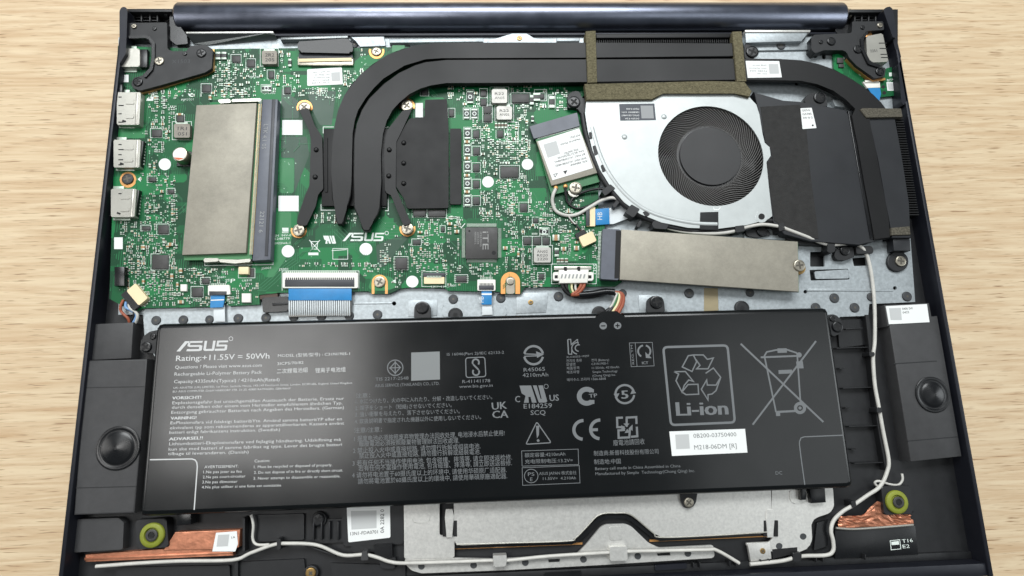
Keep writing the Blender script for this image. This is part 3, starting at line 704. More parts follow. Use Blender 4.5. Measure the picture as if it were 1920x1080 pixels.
# white battery header
k7 = part('battery_header', fillet(rc(1037, 510, 1113, 526), 3), ZP, ZP+2.6, M_wnylon, 0.3)
prism('plug', [(1048, 506), (1104, 505), (1102, 530), (1049, 531)], ZP+0.4, ZP+3.4, M_wnylon, k7, 0.3); prism('metal_back', rc(1039, 499, 1109, 506), ZP, ZP+1.6, M_tin, k7, 0.2)
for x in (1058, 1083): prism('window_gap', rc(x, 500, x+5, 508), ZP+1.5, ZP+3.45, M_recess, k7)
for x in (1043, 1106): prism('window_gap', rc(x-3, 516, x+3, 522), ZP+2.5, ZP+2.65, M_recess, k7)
for i in range(7): prism('window_gap', [(1053+i*7, 514), (1056+i*7, 514), (1054+i*7, 522), (1051+i*7, 522)], ZP+3.3, ZP+3.44, M_code, k7)
SILK.stroke(rc(1034, 495, 1118, 532), 1.0, True); occ(1032, 493, 1120, 540)
# slots of the plug-in cards
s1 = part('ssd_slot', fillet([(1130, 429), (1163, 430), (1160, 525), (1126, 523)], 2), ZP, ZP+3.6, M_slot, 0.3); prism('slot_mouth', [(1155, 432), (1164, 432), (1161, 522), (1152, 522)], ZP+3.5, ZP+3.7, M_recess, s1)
pv = [(1123, 436), (1128, 436)]; v, f = [], []
for i in range(34):
    y = 434+i*2.6; k = len(v); v += [P(1122-i*.06, y, ZP+.2), P(1129-i*.06, y, ZP+.6), P(1129-i*.06, y+1.4, ZP+.6), P(1122-i*.06, y+1.4, ZP+.2)]; f.append((k, k+1, k+2, k+3))
mk('contact_row', v, f, M_solder, s1, kind='stuff')
s2 = part('wireless_slot', fillet([(993, 237), (1082, 211), (1087, 236), (1001, 260)], 1), ZP, ZP+2.4, M_slot, 0.25)
s3 = part('memory_slot', [(492, 186), (521, 186), (507, 487), (473, 489)], ZP, ZP+4.2, M_slot, 0.3)
prism('slot_ridge', [(510, 186), (516, 186), (502, 480), (496, 480)], ZP+4.1, ZP+4.45, M_dslot, s3, 0.1)
v, f = [], []
for i in range(130):
    t = i/130; y = 190+288*t; x = 521-13.5*t; x2 = 490-18*t; k = len(v)
    v += [P(x+1, y, ZP+1.2), P(x+5, y, ZP+.15), P(x+5, y+1.3, ZP+.15), P(x+1, y+1.3, ZP+1.2), P(x2-5, y, ZP+4.0), P(x2+1, y, ZP+4.3), P(x2+1, y+1.3, ZP+4.3), P(x2-5, y+1.3, ZP+4.0)]; f += [(k, k+1, k+2, k+3), (k+4, k+5, k+6, k+7)]
mk('contact_row', v, f, [M_solder], s3, kind='stuff')
prism('pin_strip', [(522, 190), (527, 190), (513, 476), (508, 476)], ZP, ZP+0.1, M_silk, s3)
lines_of_text('printed_text', [('LTK 4.1 05', 495, 233, 490.5, 279, 8), ('22121 6', 488, 396, 485, 436, 8)], ZP+4.3, M_code, s3)
for pts in ([(382, 484), (410, 484), (410, 490), (382, 492)], [(410, 486), (445, 487), (470, 485), (470, 491), (440, 494), (410, 491)], [(408, 187), (430, 185), (434, 192), (412, 194)], [(434, 186), (490, 184), (490, 190), (434, 191)]):
    prism('spring_clip', fillet(pts, 2), ZP+1, ZP+3.4, M_tin, s3, 0.3)
SILK.stroke([(384, 490), (384, 498), (512, 496), (512, 484)], 1.2); occ(340, 186, 528, 496, 3)
for q in ((418, 518, 446, 535), (510, 434, 552, 462), (486, 498, 512, 508), (1106, 495, 1124, 518)): occ(*q)
# ---- silk-screen lettering
def asus(F, x, y, w_, h, sl):
    """the wordmark, built from slanted strokes; x, y lower left, sl the slope of the base line"""
    def T(u, v): return (x+w_*u+0.16*h*v, y-h*v+sl*w_*u)
    def L_(pts, t=0.24): F.poly([T(*p) for p in pts])
    L_([(0, 0), (.07, 0), (.19, .82), (.23, .82), (.23, 1), (.14, 1)])               # slanted A
    L_([(.21, .22), (.255, .22), (.255, 0), (.19, 0)]); 
    L_([(.24, .82), (.49, .82), (.49, 1), (.24, 1)]); L_([(.25, .6), (.45, .6), (.45, .42), (.25, .42)]); L_([(.25, .42), (.25, .82), (.205, .82), (.20, .50)]); L_([(.20, 0), (.45, 0), (.45, .2), (.20, .2)]); L_([(.45, 0), (.50, .08), (.50, .52), (.45, .6), (.44, .6), (.44, 0)])
    L_([(.53, .15), (.58, .2), (.58, 1), (.53, 1)]); L_([(.53, .1), (.56, 0), (.73, 0), (.75, .1), (.73, .2), (.53, .2)]); L_([(.70, .1), (.75, .1), (.75, 1), (.70, 1)])
    L_([(.78, .82), (1.0, .82), (1.0, 1), (.78, 1)]); L_([(.78, .6), (.97, .6), (.97, .42), (.78, .42)]); L_([(.78, .42), (.82, .42), (.82, .82), (.78, .82)]); L_([(.76, 0), (.97, 0), (.97, .2), (.76, .2)]); L_([(.96, 0), (1.0, .08), (1.0, .52), (.97, .6), (.95, .6), (.95, 0)])
FL = Flat(ZP+0.06); asus(FL, 642, 452, 76, 15.5, 0.0); FL.arc(725, 437, 3.4, 3.4, 0, 360, 1, 14)
FL.build('wordmark', M_silk, mb); occ(640, 433, 730, 454)
FL = Flat(ZP+0.06)
def ul(F, x, y, s, sh=0.0):
    """recognised-component mark: mirrored slanted R joined to a U"""
    def T(u, v): return (x+s*u, y+s*v*0.62+sh*s*u)
    F.poly([T(*p) for p in ((0, 0), (.42, 0), (.62, 1), (.45, 1), (.40, .66), (.32, .66), (.34, 1), (.16, 1), (.22, .60), (.08, .45))])
    F.poly([T(*p) for p in ((.48, 0), (.62, 0), (.76, .78), (.80, .78), (.68, 0), (.84, 0), (1.0, .92), (.96, 1), (.70, 1))])
ul(FL, 606, 442, 24); FL.build('approval_mark', M_silk, mb); occ(604, 440, 632, 458)
FL = Flat(ZP+0.06).stroke([(580, 450), (600, 472)], 1.3).stroke([(600, 450), (580, 472)], 1.3).stroke([(583, 453), (596, 453), (594, 467), (586, 467)], 1.3, True); FL.build('bin_mark', M_silk, mb); occ(578, 448, 602, 474)
lines_of_text('silkscreen_text', [('FP', 423, 531, 441, 530, 8), ('5H  94V-0', 514, 444, 546, 443, 4.5), ('E248779', 515, 450, 543, 449, 4.5), ('2022/wk-1', 514, 458, 544, 457, 4), ('J5001', 490, 505, 508, 504, 4.2), ('J2001', 523, 507, 540, 506, 4), ('J2601', 407, 522, 423, 521, 4),
    ('U6310', 454, 528, 472, 527, 4), ('J3801', 839, 538, 855, 537, 4), ('J3803', 906, 515, 922, 514, 4), ('PJP8400', 467, 146, 491, 146, 4), ('PJP6300', 493, 176, 516, 176, 4), ('PJP5801', 340, 189, 363, 188, 4)], ZP+0.06, M_silk, mb)
lines_of_text('silkscreen_text', [('SSD', 1112, 495, 1112, 514, 7)], ZP+0.06, M_silk, mb)
for y0, y1 in ((427, 427),): SILK.poly(rc(529, 427, 541, 437))
SILK.stroke([(622, 470), (650, 468)], 1.2).stroke(rc(624, 466, 652, 486), 1.0, True).stroke([(578, 476), (597, 476)], 5)
SILK.stroke([(606, 250), (606, 238), (626, 238)], 1.4).stroke([(602, 383), (602, 394), (628, 394)], 1.4).stroke([(722, 395), (728, 395), (728, 360)], 1.4).stroke([(718, 256), (719, 240), (729, 238)], 1.4)
for x0, y0, x1, y1 in ((1002, 168, 1025, 189), (1028, 178, 1041, 202), (952, 229, 972, 265)): SILK.stroke(rc(x0, y0, x1, y1), 1, True)
SILK.poly([(735, 528), (742, 523), (742, 531)]).poly([(352, 175), (364, 178), (356, 182)]); SILK.poly(rc(720, 243, 726, 255)).poly(rc(717, 370, 724, 390)).poly([(284, 172), (290, 172), (287, 189), (274, 189), (276, 184), (282, 184)])
SILK.build('silkscreen_line', M_silk, mb, kind='stuff')
# ------------------------------------------------------------------ memory module
mem = thing('memory_module', 'memory module under a grey metal shield in its slot on the motherboard', 'memory module', P(410, 330, ZP))
prism('module_board', [(371, 200), (488, 196), (472, 486), (345, 488)], ZP+2.0, ZP+3.0, M_edge, mem)
prism('contact_edge', [(485, 195), (491, 195), (474, 477), (468, 477)], ZP+2.9, ZP+3.3, M_brass, mem)
mem_s = prism('metal_shield', [(368, 197), (481, 193), (461, 474), (341, 478)], ZP+3.0, ZP+4.6, M_mask, mem, 0.25)
occ(336, 186, 500, 496)

# ------------------------------------------------------------------ heat sink
hs = thing('heat_sink', 'black heat sink with two flattened heat pipes bending across the motherboard', 'heat sink', P(740, 300, ZP))
for q in ([(607, 241), (728, 241), (725, 386), (603, 386)],): prism('base_plate', q, ZP+0.8, ZP+2.0, M_blackm, hs, 0.15)
A_out = [(622, 372), (621, 320), (623, 270), (628, 232), (634, 206), (645, 180), (658, 158), (675, 140), (699, 119), (726, 103), (754, 91), (778, 85), (814, 81), (880, 80), (960, 79.5), (1100, 80), (1395, 80)]
A_in = [(1395, 106), (1100, 108), (960, 108.5), (828, 109), (798, 111), (778, 115), (758, 123), (738, 133), (719, 147), (699, 164), (683, 184), (671, 207), (665, 226), (661, 250), (660, 290), (659, 340), (658, 366), (653, 384), (647, 394), (646, 412), (642, 421), (633, 421), (629, 413), (631, 397), (627, 386)]
prism('heat_pipe', A_out+A_in, ZP+2.0, ZP+4.7, M_blackm, hs, 0.5, 3)
B_out = [(663, 388), (664, 330), (665, 260), (669, 232), (677, 206), (691, 184), (719, 156), (748, 137), (778, 121), (798, 115), (837, 112.5), (960, 112), (1100, 111.5), (1400, 110), (1462, 110.5), (1503, 113), (1535, 119), (1563, 129), (1588, 143), (1618, 162), (1638, 178), (1652, 192), (1664, 206), (1650, 214), (1628, 220), (1634, 244), (1644, 290), (1652, 335), (1661, 380), (1667, 416), (1670, 446)]
B_in = [(1640, 450), (1634, 416), (1620, 340), (1608, 270), (1596, 216), (1606, 204), (1588, 186), (1563, 170), (1533, 156), (1503, 149.5), (1400, 149), (1100, 153.5), (960, 155), (837, 155.5), (808, 158), (788, 166), (768, 176), (748, 190), (736, 206), (723, 226), (716, 250), (714, 289), (715, 339), (713, 390), (709, 402), (703, 412), (696, 418), (695, 428), (692, 433), (682, 433), (678, 428), (677, 412), (668, 400)]
prism('heat_pipe', B_out+B_in, ZP+2.0, ZP+4.7, M_blackm, hs, 0.5, 3)
prism('spring_arm', fillet([(561, 206), (578, 202), (590, 235), (604, 256), (606, 356), (597, 362), (592, 386), (580, 412), (574, 424), (556, 420), (559, 404), (572, 366), (580, 348), (583, 262), (579, 244)], 3), ZP+2.0, ZP+2.8, M_blackm, hs, 0.25)
prism('spring_arm', fillet([(756, 206), (772, 205), (752, 248), (743, 266), (742, 352), (752, 376), (766, 408), (771, 418), (757, 424), (745, 396), (733, 366), (722, 360), (719, 256), (729, 240)], 3), ZP+2.0, ZP+2.8, M_blackm, hs, 0.25)
prism('step_ridge', rc(609, 258, 614, 360), ZP+2.0, ZP+2.5, M_recess, hs, 0.1)
prism('power_stage_plate', fillet([(797, 187), (838, 186), (841, 240), (841, 390), (764, 391), (757, 372), (743, 350), (743, 266), (760, 235), (768, 222), (796, 220)], 2), ZP+1.4, ZP+2.4, M_blackv, hs, 0.2)
prism('power_stage_step', fillet(rc(844, 241, 865, 383), 2), ZP+0.9, ZP+1.7, M_blackv, hs, 0.2)
occ(600, 190, 868, 395, 0)
for x, y, z in ((593, 281, 2.8), (591, 332, 2.8), (730, 281, 2.8), (729, 330, 2.8), (757, 268, 2.4), (757, 306, 2.4), (757, 344, 2.4)):
    c = P(x, y, ZP+z); v, f = lathe([(1.15, 0), (1.05, 0.4), (0.7, 0.75), (0.3, 0.85)], 16)
    mk('rivet', [q+Vector((c.x, c.y, ZP+z)) for q in v], f, M_blackm, hs, smooth=60)
for x, y in ((571, 202), (763, 199), (560, 432), (764, 429)):
    a = -90 if y < 300 else 90
    pd = [(x+15*math.cos(math.radians(t)), y+14.5*math.sin(math.radians(t))) for t in range(a-110, a+111, 10)] + [(x+10*math.cos(math.radians(t)), y+9.6*math.sin(math.radians(t))) for t in range(a+110, a-111, -10)]
    prism('copper_pad', pd, ZP-0.05, ZP+0.25, M_gold, hs)
    prism('screw_post', circ(x, y, 10), ZP, ZP+1.6, M_steel, hs)
    screw(x, y, ZP+1.6, 11.5, M_steel, hs, 0.7); occ(x-16, y-16, x+16, y+16)
lh = prism('paper_label', fillet([(1398, 114), (1461, 114.5), (1466, 145), (1402, 146)], 1), ZP+4.6, ZP+4.85, M_white, hs)
lines_of_text('printed_text', [('13NB 0W10', 1438, 121, 1411, 121, 3), ('13N1-FDA0101', 1438, 127, 1405, 126.5, 3), ('F2280 A04', 1438, 132, 1406, 131.5, 3), ('2251  062', 1438, 137, 1419, 136.5, 3)], ZP+4.9, M_code, lh)
Flat(ZP+4.9).poly([(1441, 120), (1459, 120), (1461, 138), (1443, 138)]).build('printed_patch', M_patch, lh)
# fin stack between the foam strips and the one at the side
fx = []
v, f = [], []
def fin(x0, y0, x1, y1, z0, z1):
    q = [P(x0, y0, z1), P(x1, y0, z1), P(x1, y1, z1), P(x0, y1, z1)]; k = len(v)
    v.extend(q); v.extend([Vector((p.x, p.y, z0)) for p in q]); f.extend([(k+3, k+2, k+1, k), (k, k+1, k+5, k+4), (k+1, k+2, k+6, k+5), (k+2, k+3, k+7, k+6), (k+3, k, k+4, k+7)])
for i in range(64): fin(1119+i*4, 70, 1120.4+i*4, 80, 11, 15.5)
mk('fin_stack', v, f, M_blackm, hs, kind='stuff')
prism('fin_cover', [(1118, 63), (1376, 62), (1376, 70), (1118, 71)], 11, 16.6, M_blackm, hs, 0.3)
v, f = [], []
for i in range(40): fin(1680+i*0.55, 222+i*4.6, 1694+i*0.75, 224+i*4.6, 11, 16.2)
mk('fin_stack', v, f, M_blackm, hs, kind='stuff')
prism('side_fin_cover', [(1628, 222), (1678, 220), (1690, 290), (1704, 380), (1708, 446), (1672, 446), (1668, 416), (1661, 380), (1646, 296)], 11, 17.0, M_blackf, hs, 0.3)
prism('side_bracket', [(1674, 442), (1706, 440), (1708, 470), (1676, 470)], 11, 15.6, M_blackf, hs, 0.3)
screw(1410, 98, ZP+0.9, 12, M_blackg, hs, 0.8); prism('screw_tab', fillet([(1396, 82), (1412, 86), (1422, 98), (1412, 110), (1396, 110)], 4), 11, ZP+0.9, M_black, hs, 0.2)
# foam
def foam(name, pts, z1, m=M_foam, z0=12.5): return prism(name, pts, z0, z1, m, hs, 0.35, 2)
foam('foam_strip', [(1098, 58), (1117, 57), (1120, 154), (1102, 155)], 18.9); foam('foam_strip', [(1373, 59), (1391, 58), (1400, 152), (1382, 153)], 18.9)
foam('foam_strip', [(1613, 205), (1618, 202), (1690, 203), (1693, 220), (1676, 219), (1625, 221)], 18.3, M_foamg); foam('foam_strip', [(1671, 427), (1706, 424), (1708, 440), (1672, 441)], 17.8, M_foamg)

# ------------------------------------------------------------------ cooling fan
ZC = 17.2
fan = thing('cooling_fan', 'round cooling fan in a bare metal housing with dark curved blades', 'fan', P(1333, 291, ZD))
house = [(1100, 184), (1224, 184), (1243, 173), (1378, 173), (1404, 181), (1418, 196), (1424, 215), (1430, 252), (1434, 268), (1443, 276), (1445, 292), (1437, 304), (1441, 345), (1448, 405), (1440, 411), (1400, 422), (1345, 429), (1290, 427), (1240, 417), (1200, 401), (1170, 379), (1145, 350), (1125, 318), (1111, 282), (1102, 245), (1097, 212)]
fc, FR = P(1333, 291, ZC), 98.5*pxmm(1333, 291, ZC)
hole = [Vector((fc.x+FR*math.cos(a*math.pi/32), fc.y+FR*math.sin(a*math.pi/32), 0)) for a in range(64)]
prism_w('metal_cover', [P(x, y, ZC) for x, y in house], ZC-0.6, ZC, M_alu, fan, holes=[hole])
prism_w('fan_tray', [P(x, y, 12) for x, y in house], 11.1, 11.9, M_blackg, fan)
prism('fan_wall', house[-9:]+[(1100, 184), (1110, 190), (1107, 214), (1112, 246), (1120, 280), (1134, 314), (1154, 345), (1178, 373), (1206, 394), (1243, 409)], 11.5, ZC-0.65, M_black, fan)
# pressed bead near the cover's rim
def bead(name, px, w_, h): 
    p = smooth_path([P(x, y, ZC) for x, y in px], 5); return tube(name, p, w_, M_alu, fan, n=1, sides=8, flat=h)
bead('pressed_bead', [(1110, 238), (1121, 278), (1136, 314), (1156, 345), (1181, 372), (1212, 394), (1250, 408), (1300, 418), (1345, 420)], 0.9, 0.35)
def disc_w(name, r, z0, z1, m, bevel, n=48, par=None): return prism_w(name, [(fc.x+r*math.cos(2*math.pi*a/n), fc.y+r*math.sin(2*math.pi*a/n)) for a in range(n)], z0, z1, m, par or fan, bevel, 3)
M_hub = mat('fan_hub_plastic', (44, 44, 45), 0.5, var=0.1, vscale=80, bump=0.1, bscale=1500, dist=0.00005)
M_blade = mat('fan_blade_plastic', (92, 90, 88), 0.36, var=0.1, vscale=200)
hub = disc_w('hub', FR*0.575, 12.0, 16.4, M_hub, 0.7); disc_w('hub_ring', FR*0.63, 12.0, 15.6, M_blackg, 0.3, par=hub)
def blade_mesh():
    v, f = [], []; n = 8
    for i in range(n+1):
        t = i/n; r = FR*(0.60+0.43*t); a = math.radians(48*t**0.8)
        for dz, da in ((4.6, 0.0), (4.6, 0.42/r), (0.4, -0.25/r), (0.4, 0.17/r)):
            v.append((r*math.cos(a+da)*MM, r*math.sin(a+da)*MM, dz*MM*(1-0.12*(1-t))))
    for i in range(n):
        k = i*4; f += [(k, k+1, k+5, k+4), (k+1, k+3, k+7, k+5), (k+2, k, k+4, k+6)]
    me = bpy.data.meshes.new('blade'); me.from_pydata(v, [], f); me.materials.append(M_blade); me.polygons.foreach_set('use_smooth', [True]*len(f)); me.set_sharp_from_angle(angle=math.radians(40))
    return me
bmesh_ = blade_mesh()
for i in range(78):
    o = bpy.data.objects.new('blade', bmesh_); C.objects.link(o); o.rotation_euler = (0, 0, 2*math.pi*i/78); reg(o, fan, Vector((fc.x, fc.y, 11.7))*MM)
lf = prism('dark_label', [(1161, 195), (1227, 194), (1230, 225), (1163, 226)], ZC, ZC+0.1, M_label, fan)
lines_of_text('printed_text', [('DFSCL12E16486T', 1198, 215, 1165, 215, 3), ('13NB0W1 01P1', 1198, 209, 1166, 209, 3), ('FQLH 0.50A', 1198, 203, 1174, 203, 3), ('DC05V 0.5A', 1198, 221, 1172, 221, 3)], ZC+0.15, M_white, lf)
Flat(ZC+0.15).poly([(1201, 198), (1224, 198), (1226, 222), (1203, 222)]).build('printed_patch', mat('pale_print', (150, 152, 153), 0.6), lf)
for x, y, r in ((1171, 257, 5), (1245, 219, 4)):
    c = P(x, y, ZC); v, f = lathe([(1.3, 0), (1.0, 0.35), (0.4, 0.5)], 16); mk('dimple', [q+Vector((c.x, c.y, ZC)) for q in v], f, M_alu, fan, smooth=60)
prism('black_tape', [(1313, 398), (1347, 397), (1347, 431), (1312, 430)], ZC-0.3, ZC+0.12, M_blackg, fan)
Flat(ZC+0.05).stroke([(1338, 389), (1339, 393), (1347, 393), (1351, 389)], 1.6).build('pressed_mark', M_white, fan)
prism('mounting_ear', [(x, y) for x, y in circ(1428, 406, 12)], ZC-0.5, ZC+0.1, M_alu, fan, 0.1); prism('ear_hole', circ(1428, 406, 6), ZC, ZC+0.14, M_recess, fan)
foam_f = prism('foam_gasket', [(1096, 157), (1330, 152), (1396, 153), (1410, 171), (1405, 182), (1378, 174), (1243, 174), (1224, 186), (1100, 187)], 15, 18.6, M_foam, fan, 0.35)
prism('exhaust_lip', [(1118, 151), (1376, 149), (1376, 154), (1118, 156)], 12, 17.0, M_black, fan, 0.2)
# black outlet duct to the right of the fan
prism('outlet_duct', [(1413, 172), (1424, 176), (1468, 190), (1500, 191), (1586, 206), (1600, 232), (1618, 330), (1634, 420), (1640, 452), (1612, 460), (1520, 452), (1470, 440), (1450, 416), (1441, 345), (1437, 304), (1445, 292), (1443, 276), (1434, 268), (1424, 215)], 11.2, 16.6, M_blackf, fan, 0.35)
prism('mesh_tape', [(1426, 200), (1500, 196), (1512, 240), (1520, 330), (1532, 420), (1535, 448), (1500, 442), (1452, 414), (1442, 345), (1438, 306), (1447, 294), (1445, 277), (1435, 266)], 16.4, 16.75, M_blackfab, fan, 0.05)
tg = prism('paper_tag', fillet([(1501, 203), (1522, 202), (1531, 240), (1505, 242)], 1), 16.6, 16.95, M_white, fan)
lines_of_text('printed_text', [('G05G', 1504, 209, 1519, 208, 4), ('G5785', 1505, 216, 1522, 215, 4), ('SW 8 G', 1506, 223, 1524, 222, 4)], 17.0, M_ink, tg); Flat(17.0).disc(1524, 235, 1.8).build('printed_dot', M_ink, tg)
prism('duct_edge', [(1590, 208), (1597, 208), (1634, 412), (1640, 448), (1632, 448), (1626, 412)], 14, 17.0, M_blackg, fan, 0.3)
# screw plate above the duct
prism('screw_tab', fillet([(1508, 190), (1512, 179), (1524, 174), (1548, 174), (1552, 200), (1516, 198)], 3), 11.2, 15.2, M_black, fan, 0.3); screw(1536, 184, 15.2, 11, M_blackg, fan, 0.8)
prism('metal_tab', [(1561, 187), (1580, 188), (1585, 201), (1566, 199)], 11, 13.5, M_deck, fan, 0.2)
prism('screw_tab', fillet([(1064, 178), (1076, 170), (1088, 172), (1089, 182), (1098, 186), (1102, 212), (1090, 214), (1082, 202), (1064, 202)], 3), 11.5, 15.4, M_black, fan, 0.3); screw(1076, 192, 15.4, 12, M_blackg, fan, 0.8)
# cable guide round the housing
tube('cable_guide', [(1092, 214, 15.6), (1097, 245, 15.6), (1108, 284, 15.6), (1122, 318, 15.6), (1140, 350, 15.6), (1168, 382, 15.4), (1200, 404, 15.4), (1240, 421, 15.2), (1290, 432, 15), (1345, 434, 15), (1400, 424, 15), (1430, 414, 15), (1460, 417, 15), (1485, 432, 15)], 1.3, M_black, fan, n=5, sides=8)
for pts, z in (([(1104, 248), (1109, 247), (1111, 260), (1106, 261)], 17.4), ([(1111, 274), (1117, 272), (1122, 288), (1115, 292)], 17.4), ([(1126, 310), (1132, 308), (1137, 320), (1130, 323)], 17.4),
               ([(1128, 358), (1144, 345), (1154, 353), (1134, 367)], 17.6), ([(1148, 386), (1157, 373), (1163, 377), (1153, 390)], 16.2), ([(1172, 398), (1184, 383), (1200, 392), (1188, 408)], 17.4), ([(1205, 398), (1211, 395), (1219, 402), (1212, 407)], 17.4),
               ([(1222, 419), (1230, 410), (1254, 420), (1250, 430), (1226, 428)], 17.0), ([(1193, 424), (1199, 413), (1204, 416), (1198, 427)], 15.0), ([(1378, 424), (1395, 422), (1397, 433), (1380, 436)], 17.4), ([(1459, 420), (1470, 417), (1472, 430), (1461, 434)], 17.4),
               ([(1400, 418), (1412, 411), (1452, 411), (1462, 418), (1450, 424), (1430, 420), (1408, 424)], 15.6), ([(1475, 440), (1498, 446), (1548, 448), (1548, 460), (1498, 458), (1476, 448)], 14.0)):
    prism('guide_clip', fillet(pts, 1.5), 11.3, z, M_black, fan, 0.25)
prism('screw_tab', fillet([(1398, 432), (1420, 430), (1440, 430), (1446, 440), (1420, 446), (1400, 442)], 3), 11.2, 13.5, M_black, fan, 0.3); screw(1428, 434, 13.5, 10, M_blackg, fan, 0.8)
prism('metal_tab', [(1395, 438), (1475, 442), (1478, 450), (1396, 447)], 11, 12.2, M_deck, fan, 0.2)

# ------------------------------------------------------------------ wireless card
wf = thing('wireless_card', 'small green wireless card with white printed label screwed beside the fan', 'wireless card', P(1060, 300, ZP))
prism('card_board', [(1003, 257), (1088, 233), (1124, 341), (1034, 366)], ZP+0.9, ZP+1.7, mat('green_card', (40, 110, 62), 0.45, var=0.15, vscale=300), wf)
prism('contact_edge', [(1005, 253), (1037, 246), (1039, 251), (1007, 259)], ZP+1.5, ZP+1.78, M_gold, wf); Flat(ZP+1.75).stroke([(1008, 260), (1086, 239)], 1.4).stroke([(1040, 247), (1050, 244)], 3).build('silkscreen_line', M_silk, wf)
ws = prism('metal_shield', [(1006, 265), (1087, 241), (1120, 324), (1034, 348)], ZP+1.7, ZP+3.1, M_mask, wf, 0.2)
wl = prism('paper_label', [(1009, 265), (1086, 240.5), (1112, 315), (1036, 338)], ZP+3.08, ZP+3.2, M_white, ws)
wt = [('MT7921', 1086, 254, 1068, 259, 4.2), ('MediaTek Model:', 1087, 262, 1050, 273, 3.6), ('P/N: AN7921', 1083, 281, 1057, 289, 4.2), ('S/N: 8CS17J03S0100', 1094, 283.5, 1045, 298, 3.8), ('BT MAC 14133F8D484C', 1096, 290, 1039, 305.5, 3.8), ('WIFI MAC 14133F8D480D', 1099, 297, 1041, 312.5, 3.8), ('A/N: XB844NF', 1101, 303, 1069, 311, 3.8)]
lines_of_text('printed_text', [(s, a, b-3, c, d-3, e) for s, a, b, c, d, e in wt], ZP+3.25, M_ink, wl)
Flat(ZP+3.25).poly([(1019, 271), (1043, 264), (1050, 288), (1027, 296)]).build('printed_patch', M_patch, wl)
Flat(ZP+3.25).poly([(1056, 321), (1064, 319), (1060, 327)]).build('printed_mark', M_ink, wl); Flat(ZP+3.25).stroke([(1038, 327), (1045, 325), (1041, 332)], 0.9, True).build('printed_mark', M_ink, wl)
screw(1079, 353, ZP+1.7, 12, M_steel, wf, 0.9); prism('screw_washer', circ(1077, 358, 12), ZP, ZP+1.6, M_tin, wf, 0.2); occ(1000, 235, 1128, 372)
for x, y in ((1042, 353), (1060, 350)):
    c = P(x, y, ZP+1.7); v, f = lathe([(1.0, 0), (1.0, 0.8), (0.7, 1.1), (0.2, 1.15)], 16); mk('antenna_socket', [q+Vector((c.x, c.y, ZP+1.7)) for q in v], f, M_gold, wf, smooth=50)

# ------------------------------------------------------------------ solid-state drive
sd = thing('solid_state_drive', 'long grey shielded solid-state drive lying tilted above the battery', 'drive', P(1330, 490, ZD))
prism('drive_board', [(1164, 431), (1496, 455), (1498, 548), (1161, 524)], ZP+1.6, ZP+2.4, M_edge, sd)
prism('metal_shield', [(1165, 430), (1496, 453), (1498, 547), (1162, 524)], ZP+2.4, ZP+3.9, M_mask, sd, 0.2)
prism('screw_post', circ(1499, 503, 12), ZD, ZP+2.4, M_brass, sd, 0.2); screw(1498, 498, ZP+3.9, 11, M_steel, sd, 0.7)

# ------------------------------------------------------------------ small surface-mount parts on the motherboard
REG = [(402, 95, 560, 185, .62), (345, 168, 470, 186, .35), (272, 165, 345, 236, .8), (272, 236, 330, 290, .75), (262, 300, 345, 345, .45), (262, 345, 345, 420, .55), (225, 415, 345, 480, .7), (232, 455, 345, 575, .85), (345, 495, 450, 575, .75), (430, 530, 485, 560, .5),
       (655, 92, 700, 112, .6), (560, 160, 640, 190, .8), (645, 115, 690, 165, .7), (840, 160, 1000, 232, .7), (885, 225, 1035, 300, .72), (900, 295, 1045, 425, .8), (1010, 370, 1098, 500, .62), (770, 406, 870, 480, .78), (712, 470, 870, 540, .55), (935, 420, 1010, 540, .72),
       (590, 394, 632, 420, .8), (645, 395, 680, 420, .7), (735, 205, 762, 262, .5), (1000, 165, 1064, 235, .6), (560, 492, 720, 506, .75), (676, 490, 712, 520, .7), (350, 130, 402, 150, .2), (1030, 495, 1036, 540, .4), (975, 495, 1034, 538, .45), (880, 495, 940, 525, .5), (1110, 430, 1128, 500, .5), (720, 395, 775, 470, .25)]
SMDM = [M_solder, M_tan, M_brown, M_res, M_chip]
v, f, ix = [], [], []
def small(x, y, l, w_, vert, h, bi):
    def bx(x0, y0, x1, y1, z1, m):
        k = len(v); q = [P(x0, y0, z1), P(x1, y0, z1), P(x1, y1, z1), P(x0, y1, z1)]
        v.extend(q); v.extend([Vector((p.x, p.y, ZP)) for p in q])
        f.extend([(k+3, k+2, k+1, k), (k, k+1, k+5, k+4), (k+1, k+2, k+6, k+5), (k+2, k+3, k+7, k+6), (k+3, k, k+4, k+7)]); ix.extend([m]*5)
    e = l*random.uniform(0.27, 0.36)
    if vert:
        bx(x-w_/2, y-l/2+e, x+w_/2, y+l/2-e, ZP+h, bi); bx(x-w_/2-.3, y-l/2, x+w_/2+.3, y-l/2+e, ZP+h*0.9, 0); bx(x-w_/2-.3, y+l/2-e, x+w_/2+.3, y+l/2, ZP+h*0.9, 0)
    else:
        bx(x-l/2+e, y-w_/2, x+l/2-e, y+w_/2, ZP+h, bi); bx(x-l/2, y-w_/2-.3, x-l/2+e, y+w_/2+.3, ZP+h*0.9, 0); bx(x+l/2-e, y-w_/2-.3, x+l/2, y+w_/2+.3, ZP+h*0.9, 0)
def free(x, y, r=2.5):
    for a in OCC:
        if a[0]-r < x < a[2]+r and a[1]-r < y < a[3]+r: return False
    return True
def hsh(a, b): return ((a*73856093) ^ (b*19349663)) % 1000/1000.0
used = set(); pads = []
